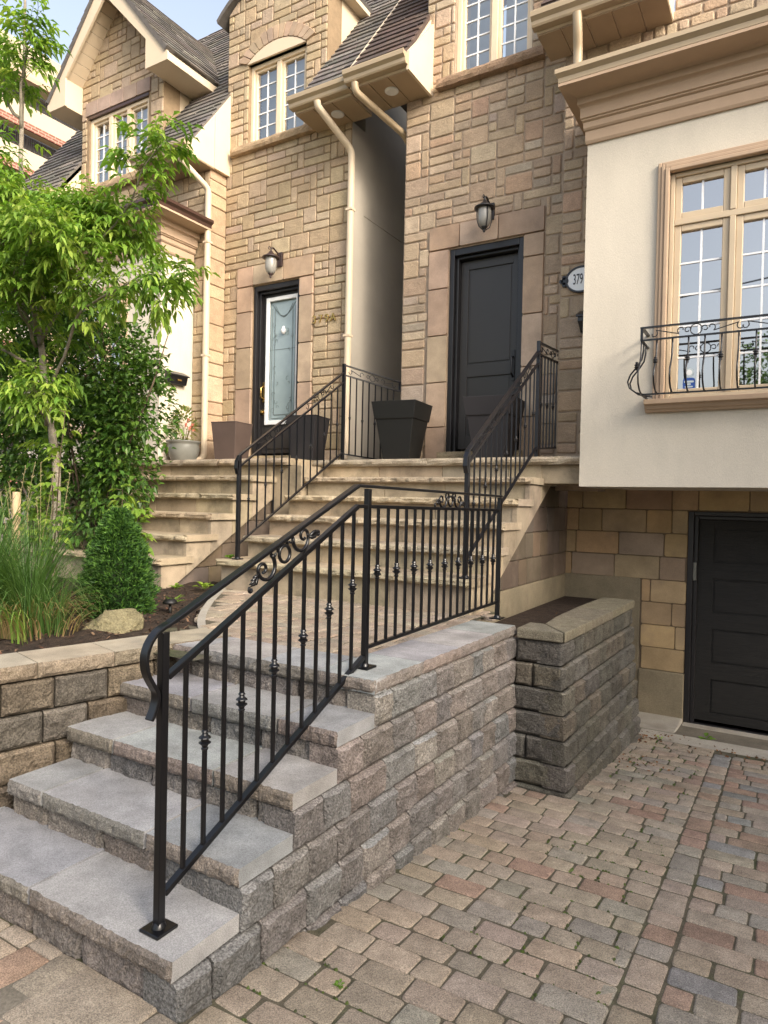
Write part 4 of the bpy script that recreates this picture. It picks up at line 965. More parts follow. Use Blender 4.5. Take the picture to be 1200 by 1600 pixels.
# ------------------------------------------------------------------ grey block steps and walls
gz = lambda y: -1.562 - .082 * (min(max(y, 1.2), 7.0) - 1.4)
FS = thing('block_steps', 'grey concrete slab steps on split face block courses beside the driveway', 'steps', (-2.2, 1.4, -1.56))
rb = random.Random(9)
v1, T, z1, Rz, cp = 1.40, .2812, -1.379, .15, .063
def courses(parent, name, O0, U, N, length, z_top, z_bot, pal, seed, h=.15, wmin=.13, wmax=.27, batter=0, amp=.015, mat='block', fixed=None, end_jit=.0, ch=.011, ledge=.024):
    """dry stacked courses of split face blocks from z_top downwards; N outward, U along"""
    b = MB(); rnd = random.Random(seed); U = V(U).normalized(); N = V(N).normalized(); k = 0; z = z_top
    O0 = V(O0)
    while z > z_bot + .001:
        L = length(z) if callable(length) else (0, length); u = L[0] ; first = True
        while u < L[1] - .005:
            w = rnd.uniform(wmin, wmax)
            if fixed: w = fixed[k % len(fixed)] if first else fixed[0]
            if first: w *= rnd.uniform(.6, 1)
            e = min(u + w, L[1])
            if L[1] - e < .07: e = L[1]
            p = O0 + U * u + N * (batter * k); p = V((p.x, p.y, z - h + .004))
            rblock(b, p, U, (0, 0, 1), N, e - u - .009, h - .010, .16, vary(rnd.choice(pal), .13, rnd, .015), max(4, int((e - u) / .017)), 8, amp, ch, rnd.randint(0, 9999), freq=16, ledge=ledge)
            u = e; first = False
        z -= h; k += 1
    return b.build(name, M[mat], parent)
# the side wall under the landing and stairs (u from far end to near)
def side_len(z):
    # near end of the course whose top is z
    n = round((z - (z1 - cp)) / Rz)       # 0 = under the first tread
    ys = v1 + max(0, n) * T + .012
    return (ys, 4.216)
courses(FS, 'side_wall', (-1.578, 0, 0), (.0225, 1, 0), (1, -.0225, 0), side_len, -.779 - cp, -2.0, BLK, 101, batter=.010, wmin=.15, wmax=.27)
for k in range(5):
    y = v1 + k * T + .03; z = z1 + k * Rz - cp
    xl = -2.87 - (.9 if k == 0 else 0)
    courses(FS, 'riser', (xl, y, 0), (1, 0, 0), (0, -1, 0), (-1.555 - xl), z, z - .14, BLK, 110 + k, wmin=.24, wmax=.4)
TREADC = [(.285, .283, .28), (.275, .274, .275), (.298, .284, .272), (.27, .27, .275)]
EDGEC = [(.19, .165, .14), (.18, .17, .16), (.205, .175, .15)]
joints = [[-3.9, -2.93, -2.25, -1.5245], [-2.86, -2.62, -1.99, -1.5245], [-2.87, -2.54, -1.93, -1.5245], [-2.86, -2.36, -1.84, -1.5245]]
for k in range(4):
    y = v1 + k * T; z = z1 + k * Rz
    for a, c in zip(joints[k][:-1], joints[k][1:]):
        b = MB(); rblock(b, (a + .003, y, z - cp), (1, 0, 0), (0, 0, 1), (0, -1, 0), c - a - .013, cp, T + .04, vary(rb.choice(EDGEC), .1, rb), 44, 4, .008, .003, rb.randint(0, 9999), 1, 0, vary(rb.choice(TREADC), .10, rb), freq=30, ragged=.008)
        b.build('tread_slab', [M['slab'], M['slabface']], FS)
# landing kerb: front row and right hand row of coping slabs with broken faces
y5 = v1 + 4 * T
for a, c in ((-2.84, -2.62), (-2.617, -2.20), (-2.197, -1.845)):
    b = MB(); rblock(b, (a, y5, -.779 - cp), (1, 0, 0), (0, 0, 1), (0, -1, 0), c - a - .004, cp, .33, vary(rb.choice(EDGEC), .1, rb), 20, 4, .010, .004, rb.randint(0, 9999), 1, 0, vary(rb.choice(TREADC), .06, rb), freq=26, ragged=.012); b.build('coping', [M['slab'], M['slabface']], FS)
yy = y5
for L in (.44, .42, .46, .38):
    e = min(yy + L, 4.216); b = MB(); rblock(b, (-1.548 + .0225 * (yy - 1.4), yy + .002, -.779 - cp), V((.0225, 1, 0)).normalized(), (0, 0, 1), V((1, -.0225, 0)).normalized(), e - yy - .004, cp, .32, vary(rb.choice(EDGEC), .1, rb), 22, 4, .010, .004, rb.randint(0, 9999), 1, 0, vary(rb.choice(TREADC), .06, rb), freq=26, ragged=.012)
    if yy == y5:  # mitred front corner
        rblock(b, (-1.842, y5 - .004, -.779 - cp + .001), (1, 0, 0), (0, 0, 1), (0, -1, 0), .316, cp - .002, .1, vary(rb.choice(EDGEC), .1, rb), 16, 4, .010, .004, 77, 1, 0, TREADC[0], freq=26, ragged=.01)
    b.build('coping', [M['slab'], M['slabface']], FS); yy = e
b = MB(); b.box(-2.8, -1.7, 2.9, 4.2, -2, -.86, (.1, .09, .08)); b.box(-3.6, -1.72, 1.6, 2.5, -2, -1.45, (.1, .09, .08)); b.build('core', M['mortar'], FS)
b = MB()
for k in range(1, 5): b.box(-2.84, -1.72, v1 + k * T + .2, v1 + (k + 1) * T + .25, -2, z1 + k * Rz - cp - .002, (.1, .09, .08))
b.build('core', M['mortar'], FS)

# raised bed wall on the left
GWl = thing('garden_wall', 'low split face block wall with flat coping, holding the grass bed left of the steps', 'retaining wall', (-2.9, 2.0, -1.5))
ud = V((.17, .70, 0)).normalized(); nd = V((ud.y, -ud.x, 0)); o0 = V((-2.975, 1.712, 0)) - ud * 1.6
courses(GWl, 'wall', o0 - nd * .012, ud, nd, 2.72, -.779 - .072, -1.7, BLKB, 131, wmin=.2, wmax=.27, batter=.012, amp=.02)
u = 0
for L in (.46, .44, .46, .40, .36, .32, .36):
    e = u + L; p = o0 + ud * (u + .002); b = MB(); rblock(b, (p.x, p.y, -.773 - .07), ud, (0, 0, 1), nd, L - .005, .07, .30, vary((.21, .17, .12), .1, rb), 20, 4, .012, .005, rb.randint(0, 9999), 1, 0, vary((.33, .285, .215), .06, rb), freq=20, ragged=.01); b.build('coping', [M['slab'], M['slabface']], GWl); u = e
# planter box on the right
PW = thing('planter_wall', 'dark weathered block planter with mitred coping between the steps and the garage', 'planter', (-1.3, 5.2, -1.8))
courses(PW, 'front_wall', (-1.475, 4.17, 0), (1, 0, 0), (0, -1, 0), lambda z: (0, .305 + .012 * round((-.845 - z) / .15)), -.845, -2.0, BLKD, 141, wmin=.16, wmax=.22, batter=.012, amp=.012, fixed=[.4, .12, .4])
courses(PW, 'side_wall', (-1.172, 4.165, 0), (.035, 1, 0), (1, -.035, 0), lambda z: (-.012 * round((-.845 - z) / .15), 1.86), -.845, -2.1, BLKD, 142, wmin=.2, wmax=.34, batter=.014, amp=.013)
def cop(poly, zt, h, seed):
    b = MB(); bm_ = [V((x, y, zt - h)) for x, y in poly]; b.prism(bm_, (0, 0, h), vary((.20, .175, .125), .08, rb)); o = b.build('coping', M['slabface'], PW, .008); return o
cop([(-1.463, 4.145), (-1.162, 4.145), (-1.36, 4.40), (-1.463, 4.40)], -.779, .064, 1)
cop([(-1.156, 4.15), (-1.132, 4.75), (-1.388, 4.75), (-1.362, 4.41)], -.779, .064, 2); cop([(-1.132, 4.755), (-1.112, 5.3), (-1.388, 5.3), (-1.388, 4.755)], -.779, .064, 3); cop([(-1.112, 5.305), (-1.092, 6.02), (-1.36, 6.02), (-1.388, 5.305)], -.779, .064, 4)
b = MB(); b.box(-1.94, -1.15, 5.90, 6.0, -2.1, -.94, BLKD[0]); b.build('rear_wall', M['block'], PW)
b = MB()
for i in range(14):
    for j in range(3):
        pass
b.box(-1.944, -1.36, 4.25, YG + .005, -2, -.92); b.build('soil', M['soil'], PW)

# ------------------------------------------------------------------ paving
def pavers(name, rects, zf, pal_f, seed, inset=.0025, dome=.002, corner=.013, mat='paver'):
    b = MB(); rnd = random.Random(seed)
    for poly_, in rects:
        cx = sum(p[0] for p in poly_) / 4; cy = sum(p[1] for p in poly_) / 4
        col = vary(pal_f(cx, cy, rnd), .10, rnd, .025); tilt = (rnd.uniform(-.018, .018), rnd.uniform(-.018, .018)); dz = rnd.uniform(-.0025, .0025)
        q = []
        for i in range(4):
            p = V((*poly_[i], 0)); a = V((*poly_[i - 1], 0)); c = V((*poly_[(i + 1) % 4], 0)); ctr = V((cx, cy, 0))
            p = p + V((rnd.uniform(-.004, .004), rnd.uniform(-.004, .004), 0)); r = corner * rnd.uniform(.6, 1.5)
            e1 = p + (a - p).normalized() * r; e2 = p + (c - p).normalized() * r; m = (e1 + e2) / 2 * .55 + p * .45
            q += [e1, m, e2]
        n = len(q); ctr = V((cx, cy, 0))
        def P(p, ins, z):
            d = (p - ctr); l = d.length; d = d * (1 - ins / max(l, .01)); w = ctr + d
            return (w.x, w.y, zf(w.x, w.y) + z + dz + d.x * tilt[0] + d.y * tilt[1])
        vs = [P(p, inset, -.03) for p in q] + [P(p, inset + .001, -.006) for p in q] + [P(p, inset + .006, -.0008) for p in q] + [P(p, inset + .010, dome * .25) for p in q]
        fs = [(i + k * n, (i + 1) % n + k * n, (i + 1) % n + (k + 1) * n, i + (k + 1) * n) for k in range(3) for i in range(n)] + [tuple(range(3 * n, 4 * n))]
        o = len(b.v); b.add(vs, fs, col)
        for k in range(len(fs)): b.sm[-1 - k] = True
    return b.build(name, M[mat])
def rows(x0f, x1f, y0, y1, rh, Ls, rnd, jag=.0):
    out = []; y = y0; k = 0
    while y < y1:
        h = rh * rnd.uniform(.96, 1.04); x = x0f(y) - rnd.uniform(0, .15); xe = x1f(y)
        while x < xe:
            w = rnd.choice(Ls) * rnd.uniform(.95, 1.05)
            out.append(([(x, y), (x + w, y), (x + w, y + h), (x, y + h)],)); x += w
        y += h; k += 1
    return out
PV = [(.335, .275, .21), (.318, .268, .21), (.352, .28, .212), (.295, .262, .215), (.33, .27, .215)]
PVR = [(.32, .225, .168), (.31, .222, .17), (.295, .205, .155)]
def pal_drive(x, y, rnd):
    pr = .05 if x < -.42 else .28
    if rnd.random() < pr: return rnd.choice(PVR)
    if x > -.4 and rnd.random() < .12: return (.25, .24, .22)
    c = rnd.choice(PV)
    return c
rd = random.Random(202)
seam = -.45
rc = rows(lambda y: -1.46 + .0225 * (y - 1.4) if y < 4.05 else -1.06, lambda y: seam, .55, 5.94, .122, [.19, .19, .13, .195, .125], rd)
rc_n = []
for r in rc:
    (xa, ya), (xb, _), (_, yb), _ = r[0]
    if xa > seam - .05: continue
    if xb > seam - .06: xb = seam
    rc_n.append(([(xa, ya), (xb, ya), (xb, yb), (xa, yb)],))
rc = rc_n
rc2 = rows(lambda y: seam + .12, lambda y: 3.4, .55, 5.94, .122, [.19, .195, .2, .13], rd)
y = .55
edge = []
while y < 5.85:
    h = rd.choice([.13, .21]); edge.append(([(seam, y), (seam + .125, y), (seam + .125, y + h), (seam, y + h)],)); y += h
rc_n = []; S1 = seam + .128; last = None
for r in rc2:
    (xa, ya), (xb, _), (_, yb), _ = r[0]
    if xb < S1 + .06: continue
    if ya != last or xa < S1: xa = S1; last = ya
    rc_n.append(([(xa, ya), (xb, ya), (xb, yb), (xa, yb)],))
rc2 = rc_n
dv = pavers('driveway', rc + rc2 + edge, lambda x, y: gz(y) + .012, pal_drive, 31); tag(dv, kind='structure')
rw0 = rows(lambda y: .2, lambda y: 1.41, -4.5, -1.98, .142, [.225, .22, .15], rd)
rw = []
for r in rw0:
    q = [(p[1], p[0]) for p in r[0]][::-1]; ym = max(p[1] for p in q)
    q = [(p[0], min(p[1], 1.425)) for p in q]
    if max(p[1] for p in q) - min(p[1] for p in q) < .03: continue
    rw.append((q,))
rw += [([(-1.975, 1.14), (-1.60, 1.14), (-1.60, 1.425), (-1.975, 1.425)],)] + [([(-1.975 + a, .2 + k * .157), (-1.975 + c, .2 + k * .157), (-1.975 + c, .354 + k * .157), (-1.975 + a, .354 + k * .157)],) for k in range(6) for a, c in ((0, .185), (.188, .375))]
wk = pavers('walkway', rw, lambda x, y: -1.548 + .0, lambda x, y, r: r.choice(PV + [(.30, .225, .165), (.30, .205, .15)]), 32, corner=.010); tag(wk, kind='structure')
# garden path between the stairs
bed_edge = lambda y: lerp(-2.85, -4.55, min(1, max(0, (y - 2.85) / 2.0)) ** .8)
rd0 = random.Random(5)
rp = rows(lambda y: bed_edge(y + .05) + .05 + .075, lambda y: -1.84, 2.87, 4.62, .105, [.2, .21, .1], rd)
pp = pavers('path', rp, lambda x, y: -.782, lambda x, y, r: r.choice([(.36, .29, .215), (.33, .275, .21), (.38, .31, .235), (.35, .27, .20)]), 33, inset=.003, corner=.006, dome=.002); tag(pp, kind='structure')
b = MB(); ys = [-300, 1.2, 2, 3, 4, 5, 6, 7.0, 60, 300]
for a, c in zip(ys[:-1], ys[1:]): b.add([(-300, a, gz(a)), (300, a, gz(a)), (300, c, gz(c)), (-300, c, gz(c))], [(0, 1, 2, 3)])
tag(b.build('ground', M['dirt']), kind='structure')
b = MB(); ys = [.2, 1.2, 2, 3, 4, 5, 6, 6.3]
for a, c in zip(ys[:-1], ys[1:]): b.add([(-1.5, a, gz(a) + .008), (3.4, a, gz(a) + .008), (3.4, c, gz(c) + .008), (-1.5, c, gz(c) + .008)], [(0, 1, 2, 3)])
b.add([(-4.6, .1, -1.556), (-1.5, .1, -1.556), (-1.5, 1.44, -1.556), (-4.6, 1.44, -1.556)], [(0, 1, 2, 3)])
tag(b.build('paving_bed', M['sand']), kind='structure')
b = MB()
for i in range(20):
    y0_, y1_ = 2.80 + i * .095, 2.80 + (i + 1) * .095; b.add([(bed_edge(y0_) - (.12 if i < 2 else 0), y0_, -.787), (-1.80, y0_, -.787), (-1.80, y1_, -.787), (bed_edge(y1_) - (.12 if i < 2 else 0), y1_, -.787)], [(0, 1, 2, 3)])
b.add([(-3.25, 2.40, -.803), (-2.5, 2.40, -.803), (-2.5, 2.95, -.803), (-3.25, 2.95, -.803)], [(0, 1, 2, 3)]); tag(b.build('path_bed', M['sand']), kind='structure')
b = MB(); e_ = [V((bed_edge(2.86 + i * .09) + .0, 2.86 + i * .09, -.805)) for i in range(20)]
for p, q in zip(e_[:-1], e_[1:]): b.bar(p, q, .05, .05)
tag(b.build('path_edging', M['kerbc']), kind='structure')
kb = MB(); kb.box(-1.06, 3.4, 6.03, 6.30, -2.2, gz(6.1) + .012); kb.box(-.80, 3.4, 6.385, YG + .1, -2.2, gz(6.9) + .008); kb.box(-1.9, -.80, 6.30, YG + .02, -2.2, gz(6.5) + .006); tag(kb.build('kerb', M['kerbc'], None, .014), kind='structure')
b = MB(); b.box(-.795, 3.4, 6.305, 6.38, -2.15, gz(6.3) - .012, (.02, .02, .02)); tag(b.build('drain_channel', M['soil']), kind='structure')
# soil bed, gently mounded
b = MB(); nx, ny = 110, 90; X0, X1, Y0, Y1 = -8.2, -2.7, 0.4, 4.75; vs = []
for j in range(ny + 1):
    for i in range(nx + 1):
        x = lerp(X0, X1, i / nx); y = lerp(Y0, Y1, j / ny); z = -.80 + .045 * noise.noise(V((x * 2.2, y * 2.2, 0))) + .03 * noise.noise(V((x * 7, y * 7, 4)))
        e = bed_edge(y) if y > 2.85 else -3.0 + .243 * (y - 1.7) - .05
        vs.append((x, y, z))
b.add(vs, [(j * (nx + 1) + i, j * (nx + 1) + i + 1, (j + 1) * (nx + 1) + i + 1, (j + 1) * (nx + 1) + i) for j in range(ny) for i in range(nx) if ((X0 + (X1 - X0) * (i + .9) / nx) < (bed_edge(lerp(Y0, Y1, (j + .5) / ny)) + .04 if lerp(Y0, Y1, j / ny) > 2.8 else -2.98 + .243 * (lerp(Y0, Y1, j / ny) - 1.7) - .12))], sm=True); tag(b.build('garden_soil', M['soil']), kind='structure')

# ------------------------------------------------------------------ things on the houses and the landing
def lantern(label, x, zc, metal, cage, s=1.0):
    t = thing('wall_lantern', label, 'lantern', (x, YF - .02, zc), 'wall lanterns by the doors')
    y = YF - .21
    b = MB(); b.box(x + .0 - .04 * s, x + .04 * s, YF - .05, YF - .018, zc - .02, zc + .17 * s); b.tube([(x, YF - .05, zc + .09 * s), (x, YF - .09, zc + .15 * s), (x, y + .04, zc + .185 * s), (x, y, zc + .17 * s), (x, y, zc + .12 * s)], .012 * s, 8)
    b.tube(spiral((x, y - .03, zc + .155 * s), .03 * s, .012 * s, 0, R(280), V((0, 1, 0)), V((0, 0, 1)), 10), .007 * s, 6); b.build('bracket', metal, t, .004)
    b = MB(); b.lathe([(0, zc + .135 * s), (.02 * s, zc + .13 * s), (.035 * s, zc + .105 * s), (.075 * s, zc + .07 * s), (.115 * s, zc + .05 * s), (.118 * s, zc + .035 * s), (.085 * s, zc + .035 * s), (0, zc + .04 * s)], x, y, 24); b.build('hood', metal, t)
    b = MB(); b.lathe([(.075 * s, zc + .035 * s), (.078 * s, zc - .03 * s), (.074 * s, zc - .10 * s), (.058 * s, zc - .15 * s), (.03 * s, zc - .175 * s), (0, zc - .18 * s)], x, y, 24); b.build('lamp_glass', M['lampglass'], t)
    b = MB(); b.lathe([(.036 * s, zc - .165 * s), (.04 * s, zc - .172 * s), (.02 * s, zc - .19 * s), (.014 * s, zc - .205 * s), (.018 * s, zc - .215 * s), (0, zc - .235 * s)], x, y, 16); b.build('finial', metal, t)
    if cage:
        b = MB()
        for k in range(4):
            a = R(45 + 90 * k); c, s_ = math.cos(a), math.sin(a)
            b.tube([(x + c * r * s, y + s_ * r * s, zc + z * s) for r, z in ((.09, .035), (.092, -.04), (.086, -.11), (.064, -.17), (.03, -.195), (.012, -.20))], .006 * s, 6)
        b.build('cage', metal, t)
lantern('bronze wall lantern with frosted glass above the half glazed door', -5.52, 2.93, M['bronze'], False, .92)
lantern('black caged wall lantern above the panelled black door', -2.72, 2.97, M['doordark'], True, .9)

AS = thing('address_sign', 'white oval enamel house number plaque in a black frame, reading 379 B', 'sign', (-1.66, YW, 2.10))
cx, cz = -1.695, 2.105
b = MB(); n = 40
def oval(a, h, y): return [(cx + a * math.cos(2 * math.pi * i / n), y, cz + h * math.sin(2 * math.pi * i / n)) for i in range(n)]
vs = oval(.148, .125, YW - .024) + oval(.145, .122, YW - .045) + oval(.130, .108, YW - .045) + oval(.127, .105, YW - .036)
b.add(vs, [(k * n + i, k * n + (i + 1) % n, (k + 1) * n + (i + 1) % n, (k + 1) * n + i) for k in range(3) for i in range(n)])
for sg in (1, -1):
    for dz, dx, r in ((.032, .158, .02), (-.032, .158, .02), (0, .185, .018), (0, .15, .035)):
        b.add([(cx + sg * (dx + 0) + r * math.cos(2 * math.pi * i / 12), YW - .042, cz + dz + r * math.sin(2 * math.pi * i / 12)) for i in range(12)] + [(cx + sg * dx + r * math.cos(2 * math.pi * i / 12), YW - .022, cz + dz + r * math.sin(2 * math.pi * i / 12)) for i in range(12)], [tuple(range(12))] + [(i, (i + 1) % 12, 12 + (i + 1) % 12, 12 + i) for i in range(12)])
b.build('frame', M['oldiron'], AS, fixn=True)
b = MB(); b.add(oval(.131, .108, YW - .037) + oval(.131, .108, YW - .024), [tuple(range(n))] + [(i, (i + 1) % n, n + (i + 1) % n, n + i) for i in range(n)]); b.build('plate', M['enamel'], AS, fixn=True)
text_obj('lettering', '379 B', .135, (cx - .002, YW - .0385, cz - .002), (R(90), 0, 0), M['doordark'], AS, .0006, .47)

def wall_box(label, x0, x1, y0, y1, z0, z1, side):
    t = thing('mailbox', label, 'mailbox', ((x0 + x1) / 2, (y0 + y1) / 2, z0))
    b = MB()
    if side:   # hung on a wall facing +X
        b.prism([(x0, y0, z0), (x1 - .03, y0, z0), (x1, y0, z1 - .05), (x0, y0, z1)], (0, y1 - y0, 0)); b.build('box', M['oldiron'], t, .006, fixn=True)
        l = MB(); l.prism([(x0, y0 - .012, z1 + .012), (x1 + .015, y0 - .012, z1 - .045), (x1 + .015, y0 - .012, z1 - .065), (x0, y0 - .012, z1 - .008)], (0, y1 - y0 + .024, 0)); l.build('lid', M['oldiron'], t, .004, fixn=True)
        k = MB(); k.box(x1 - .012, x1 + .006, (y0 + y1) / 2 - .03, (y0 + y1) / 2 + .03, z0 + .04, z0 + .06); k.build('handle', M['brass'], t)
    else:
        b.prism([(x0 + .02, y1, z0), (x0 + .02, y0 + .04, z0), (x0, y0, z0 + .10), (x0, y0, z1 - .05), (x0, y1, z1)], (x1 - x0, 0, 0)); b.build('box', M['oldiron'], t, .006, fixn=True)
        l = MB(); l.prism([(x0 - .012, y1, z1 + .012), (x0 - .012, y0 - .015, z1 - .045), (x0 - .012, y0 - .015, z1 - .065), (x0 - .012, y1, z1 - .006)], (x1 - x0 + .024, 0, 0)); l.build('lid', M['oldiron'], t, .004, fixn=True)
wall_box('dark metal mailbox on the sunlit side of the cream bay, beside the shrub', -6.75, -6.65, 5.90, 6.20, 1.44, 1.60, True)
wall_box('black mailbox half hidden behind the corner of the cream bay, under the plaque', -1.70, -1.40, YW - .11, YW - .02, 1.60, 1.80, False)

st_ = thing('window_sticker', 'small round and blue alarm company sticker in the lower corner of the bay window', 'sticker', (-.70, YB + .06, 1.02))
def disc(cx, cz, rx, rz, y, mat, nm, n=24, sq=2):
    b = MB(); pts = []
    for i in range(n):
        a = 2 * math.pi * i / n; c, s_ = math.cos(a), math.sin(a); e = (abs(c) ** sq + abs(s_) ** sq) ** (-1 / sq); pts.append((cx + c * e * rx, y, cz + s_ * e * rz))
    b.add(pts + [(p[0], p[1] + .0015, p[2]) for p in pts], [tuple(range(n))] + [(i, (i + 1) % n, n + (i + 1) % n, n + i) for i in range(n)]); return b.build(nm, mat, st_, fixn=True)
M['blue'] = pm('sticker_blue', (.03, .08, .30), .4, 0, 5, 0, 0, 0); M['pale'] = pm('sticker_pale', (.45, .52, .55), .4, 0, 5, 0, 0, 0)
disc(-.70, 1.085, .033, .033, YB + .055, M['pale'], 'round_label'); disc(-.70, 1.085, .022, .022, YB + .0535, M['muntin'], 'round_label'); disc(-.70, .995, .045, .048, YB + .055, M['blue'], 'blue_label', 24, 5); disc(-.70, 1.012, .036, .008, YB + .0535, M['pale'], 'label_stripe', 20, 6); disc(-.70, .972, .03, .006, YB + .0535, M['pale'], 'label_stripe', 20, 6)
disc(-.70, .992, .016, .009, YB + .0535, M['pale'], 'label_emblem', 20, 2)

def square_planter(label, x, y, z0, h, w0, w1, mat, band, rot=.0):
    t = thing('tapered_planter', label, 'planter', (x, y, z0), 'tall tapered planters on the landing')
    def ring(w, z): return [(x + (math.cos(rot) * sx - math.sin(rot) * sy) * w / 2, y + (math.sin(rot) * sx + math.cos(rot) * sy) * w / 2, z) for sx, sy in ((-1, -1), (1, -1), (1, 1), (-1, 1))]
    zb_ = z0 + h * (.70 if band else .97); f = lambda z: lerp(w0, w1, (z - z0) / h)
    b = MB(); lv = [(w0, z0), (f(zb_), zb_)]
    vs = [p for w, z in lv for p in ring(w, z)]; b.add(vs, [(3, 2, 1, 0)] + [(i, (i + 1) % 4, 4 + (i + 1) % 4, 4 + i) for i in range(4)]); b.build('body', mat, t, .006)
    b = MB(); k = .022 if band else .006
    lv = [(f(zb_) - .01, zb_), (f(zb_) + k, zb_), (w1 + k, z0 + h), (w1 - .035, z0 + h), (w1 - .06, z0 + h - .06)]
    vs = [p for w, z in lv for p in ring(w, z)]; b.add(vs, [(j * 4 + i, j * 4 + (i + 1) % 4, (j + 1) * 4 + (i + 1) % 4, (j + 1) * 4 + i) for j in range(4) for i in range(4)]); b.build('rim', mat, t, .005)
    b = MB(); b.add(ring(w1 - .055, z0 + h - .055), [(0, 1, 2, 3)]); b.build('soil', M['soil'], t)
square_planter('black tapered planter with a deep rim, standing alone in the middle of the landing', -3.49, 6.20, ZL, .60, .29, .47, M['plasticblack'], True, R(6))
square_planter('brown tapered planter between the downpipe and the left door', -5.90, 6.22, ZL, .50, .28, .36, M['plasticbrown'], False, R(8))
square_planter('dark grey tapered planter behind the left stair rail, right of the half glazed door', -4.78, 6.28, ZL, .53, .27, .38, M['plasticgrey'], False, R(10))
square_planter('dark tapered planter behind the right stair rail, against the panelled door', -2.50, 6.28, ZL, .60, .30, .47, M['plasticgrey'], True, R(4))

PT = thing('flower_pot', 'round glazed grey pot with a small pink flowering plant beside the downpipe', 'flower pot', (-6.56, 6.02, ZL))
px, py = -6.52, 6.02
b = MB(); b.lathe([(0, ZL), (.13, ZL), (.135, ZL + .01), (.175, ZL + .09), (.195, ZL + .17), (.19, ZL + .22), (.19, ZL + .245), (.215, ZL + .262), (.215, ZL + .275), (.19, ZL + .275), (.175, ZL + .25), (.17, ZL + .22)], px, py, 36); b.build('pot', M['pot'], PT)
b = MB(); b.lathe([(0, ZL + .235), (.175, ZL + .23)], px, py, 24); b.build('soil', M['soil'], PT)

# ------------------------------------------------------------------ planting
def leaf(b, p, d, up, L, W, col, droop=.25, fold=.22):
    d = d.normalized(); s = d.cross(up)
    if s.length < 1e-3: s = d.orthogonal()
    s.normalize(); u = s.cross(d).normalized()
    m = p + d * L * .42 - u * L * fold * .18; t = p + d * L - V((0, 0, L * droop)) 
    l1 = p + d * L * .38 + s * W * .5 + u * W * fold; r1 = p + d * L * .38 - s * W * .5 + u * W * fold
    q = p + d * L * .75 - V((0, 0, L * droop * .5)); l2 = q + s * W * .3 + u * W * fold * .5; r2 = q - s * W * .3 + u * W * fold * .5
    b.add([p, l1, l2, t, r2, r1, m, q - u * L * fold * .1], [(0, 6, 1), (1, 6, 7, 2), (2, 7, 3), (0, 5, 6), (5, 4, 7, 6), (4, 3, 7)], col, 0, False)

def rv(rnd, zs=1.0):
    while True:
        v = V((rnd.uniform(-1, 1), rnd.uniform(-1, 1), rnd.uniform(-1, 1)))
        if .05 < v.length < 1: return V((v.x, v.y, v.z * zs)).normalized()

GREEN = [(.185, .30, .045), (.145, .25, .036), (.22, .33, .052), (.11, .20, .03), (.27, .36, .065)]
DGREEN = [(.07, .155, .024), (.055, .125, .02), (.095, .185, .028), (.125, .22, .036), (.042, .09, .018)]

def compound_leaf(b, rnd, p, d, L, cols):
    """pinnate leaf of five to seven hanging leaflets"""
    d = d.normalized(); col = vary(rnd.choice(cols), .18, rnd, .05); ll = L * rnd.uniform(.50, .64)
    pts = [p, p + d * L * .35, p + d * L * .7 - V((0, 0, L * .08)), p + d * L - V((0, 0, L * .2))]
    b.tube(pts, .0016, 3, (.14, .20, .04), 0, False)
    s = d.cross(V((0, 0, 1)));
    if s.length < .05: s = V((1, 0, 0))
    s.normalize()
    for i, t in enumerate((1, 2, 3) if rnd.random() < .75 else (2, 3)):
        for sg in ((1, -1) if i < 2 else (0,)):
            q = pts[t]; dd = d * (.55 if sg else 1) + s * sg * .75 + V((0, 0, rnd.uniform(-.75, -.1)))
            leaf(b, q, dd, V((rnd.uniform(-.3, .3), rnd.uniform(-.3, .3), 1)), ll * rnd.uniform(.85, 1.1), ll * rnd.uniform(.34, .44), vary(col, .08, rnd), rnd.uniform(.15, .5))
def limb(b, pts, r0, r1, rnd, wob=.03, n=6, sub=5):
    P_ = [V(p) for p in pts]; out = []
    for a, c in zip(P_[:-1], P_[1:]):
        for k in range(sub): out.append(a.lerp(c, k / sub))
    out.append(P_[-1])
    out = [p + rv(rnd) * wob * (0 if i in (0, len(out) - 1) else rnd.random()) for i, p in enumerate(out)]
    for _ in range(1): out = [out[0]] + [(out[i - 1] + out[i] * 2 + out[i + 1]) / 4 for i in range(1, len(out) - 1)] + [out[-1]]
    b.tube(out, [lerp(r0, r1, i / (len(out) - 1)) for i in range(len(out))], n); return out

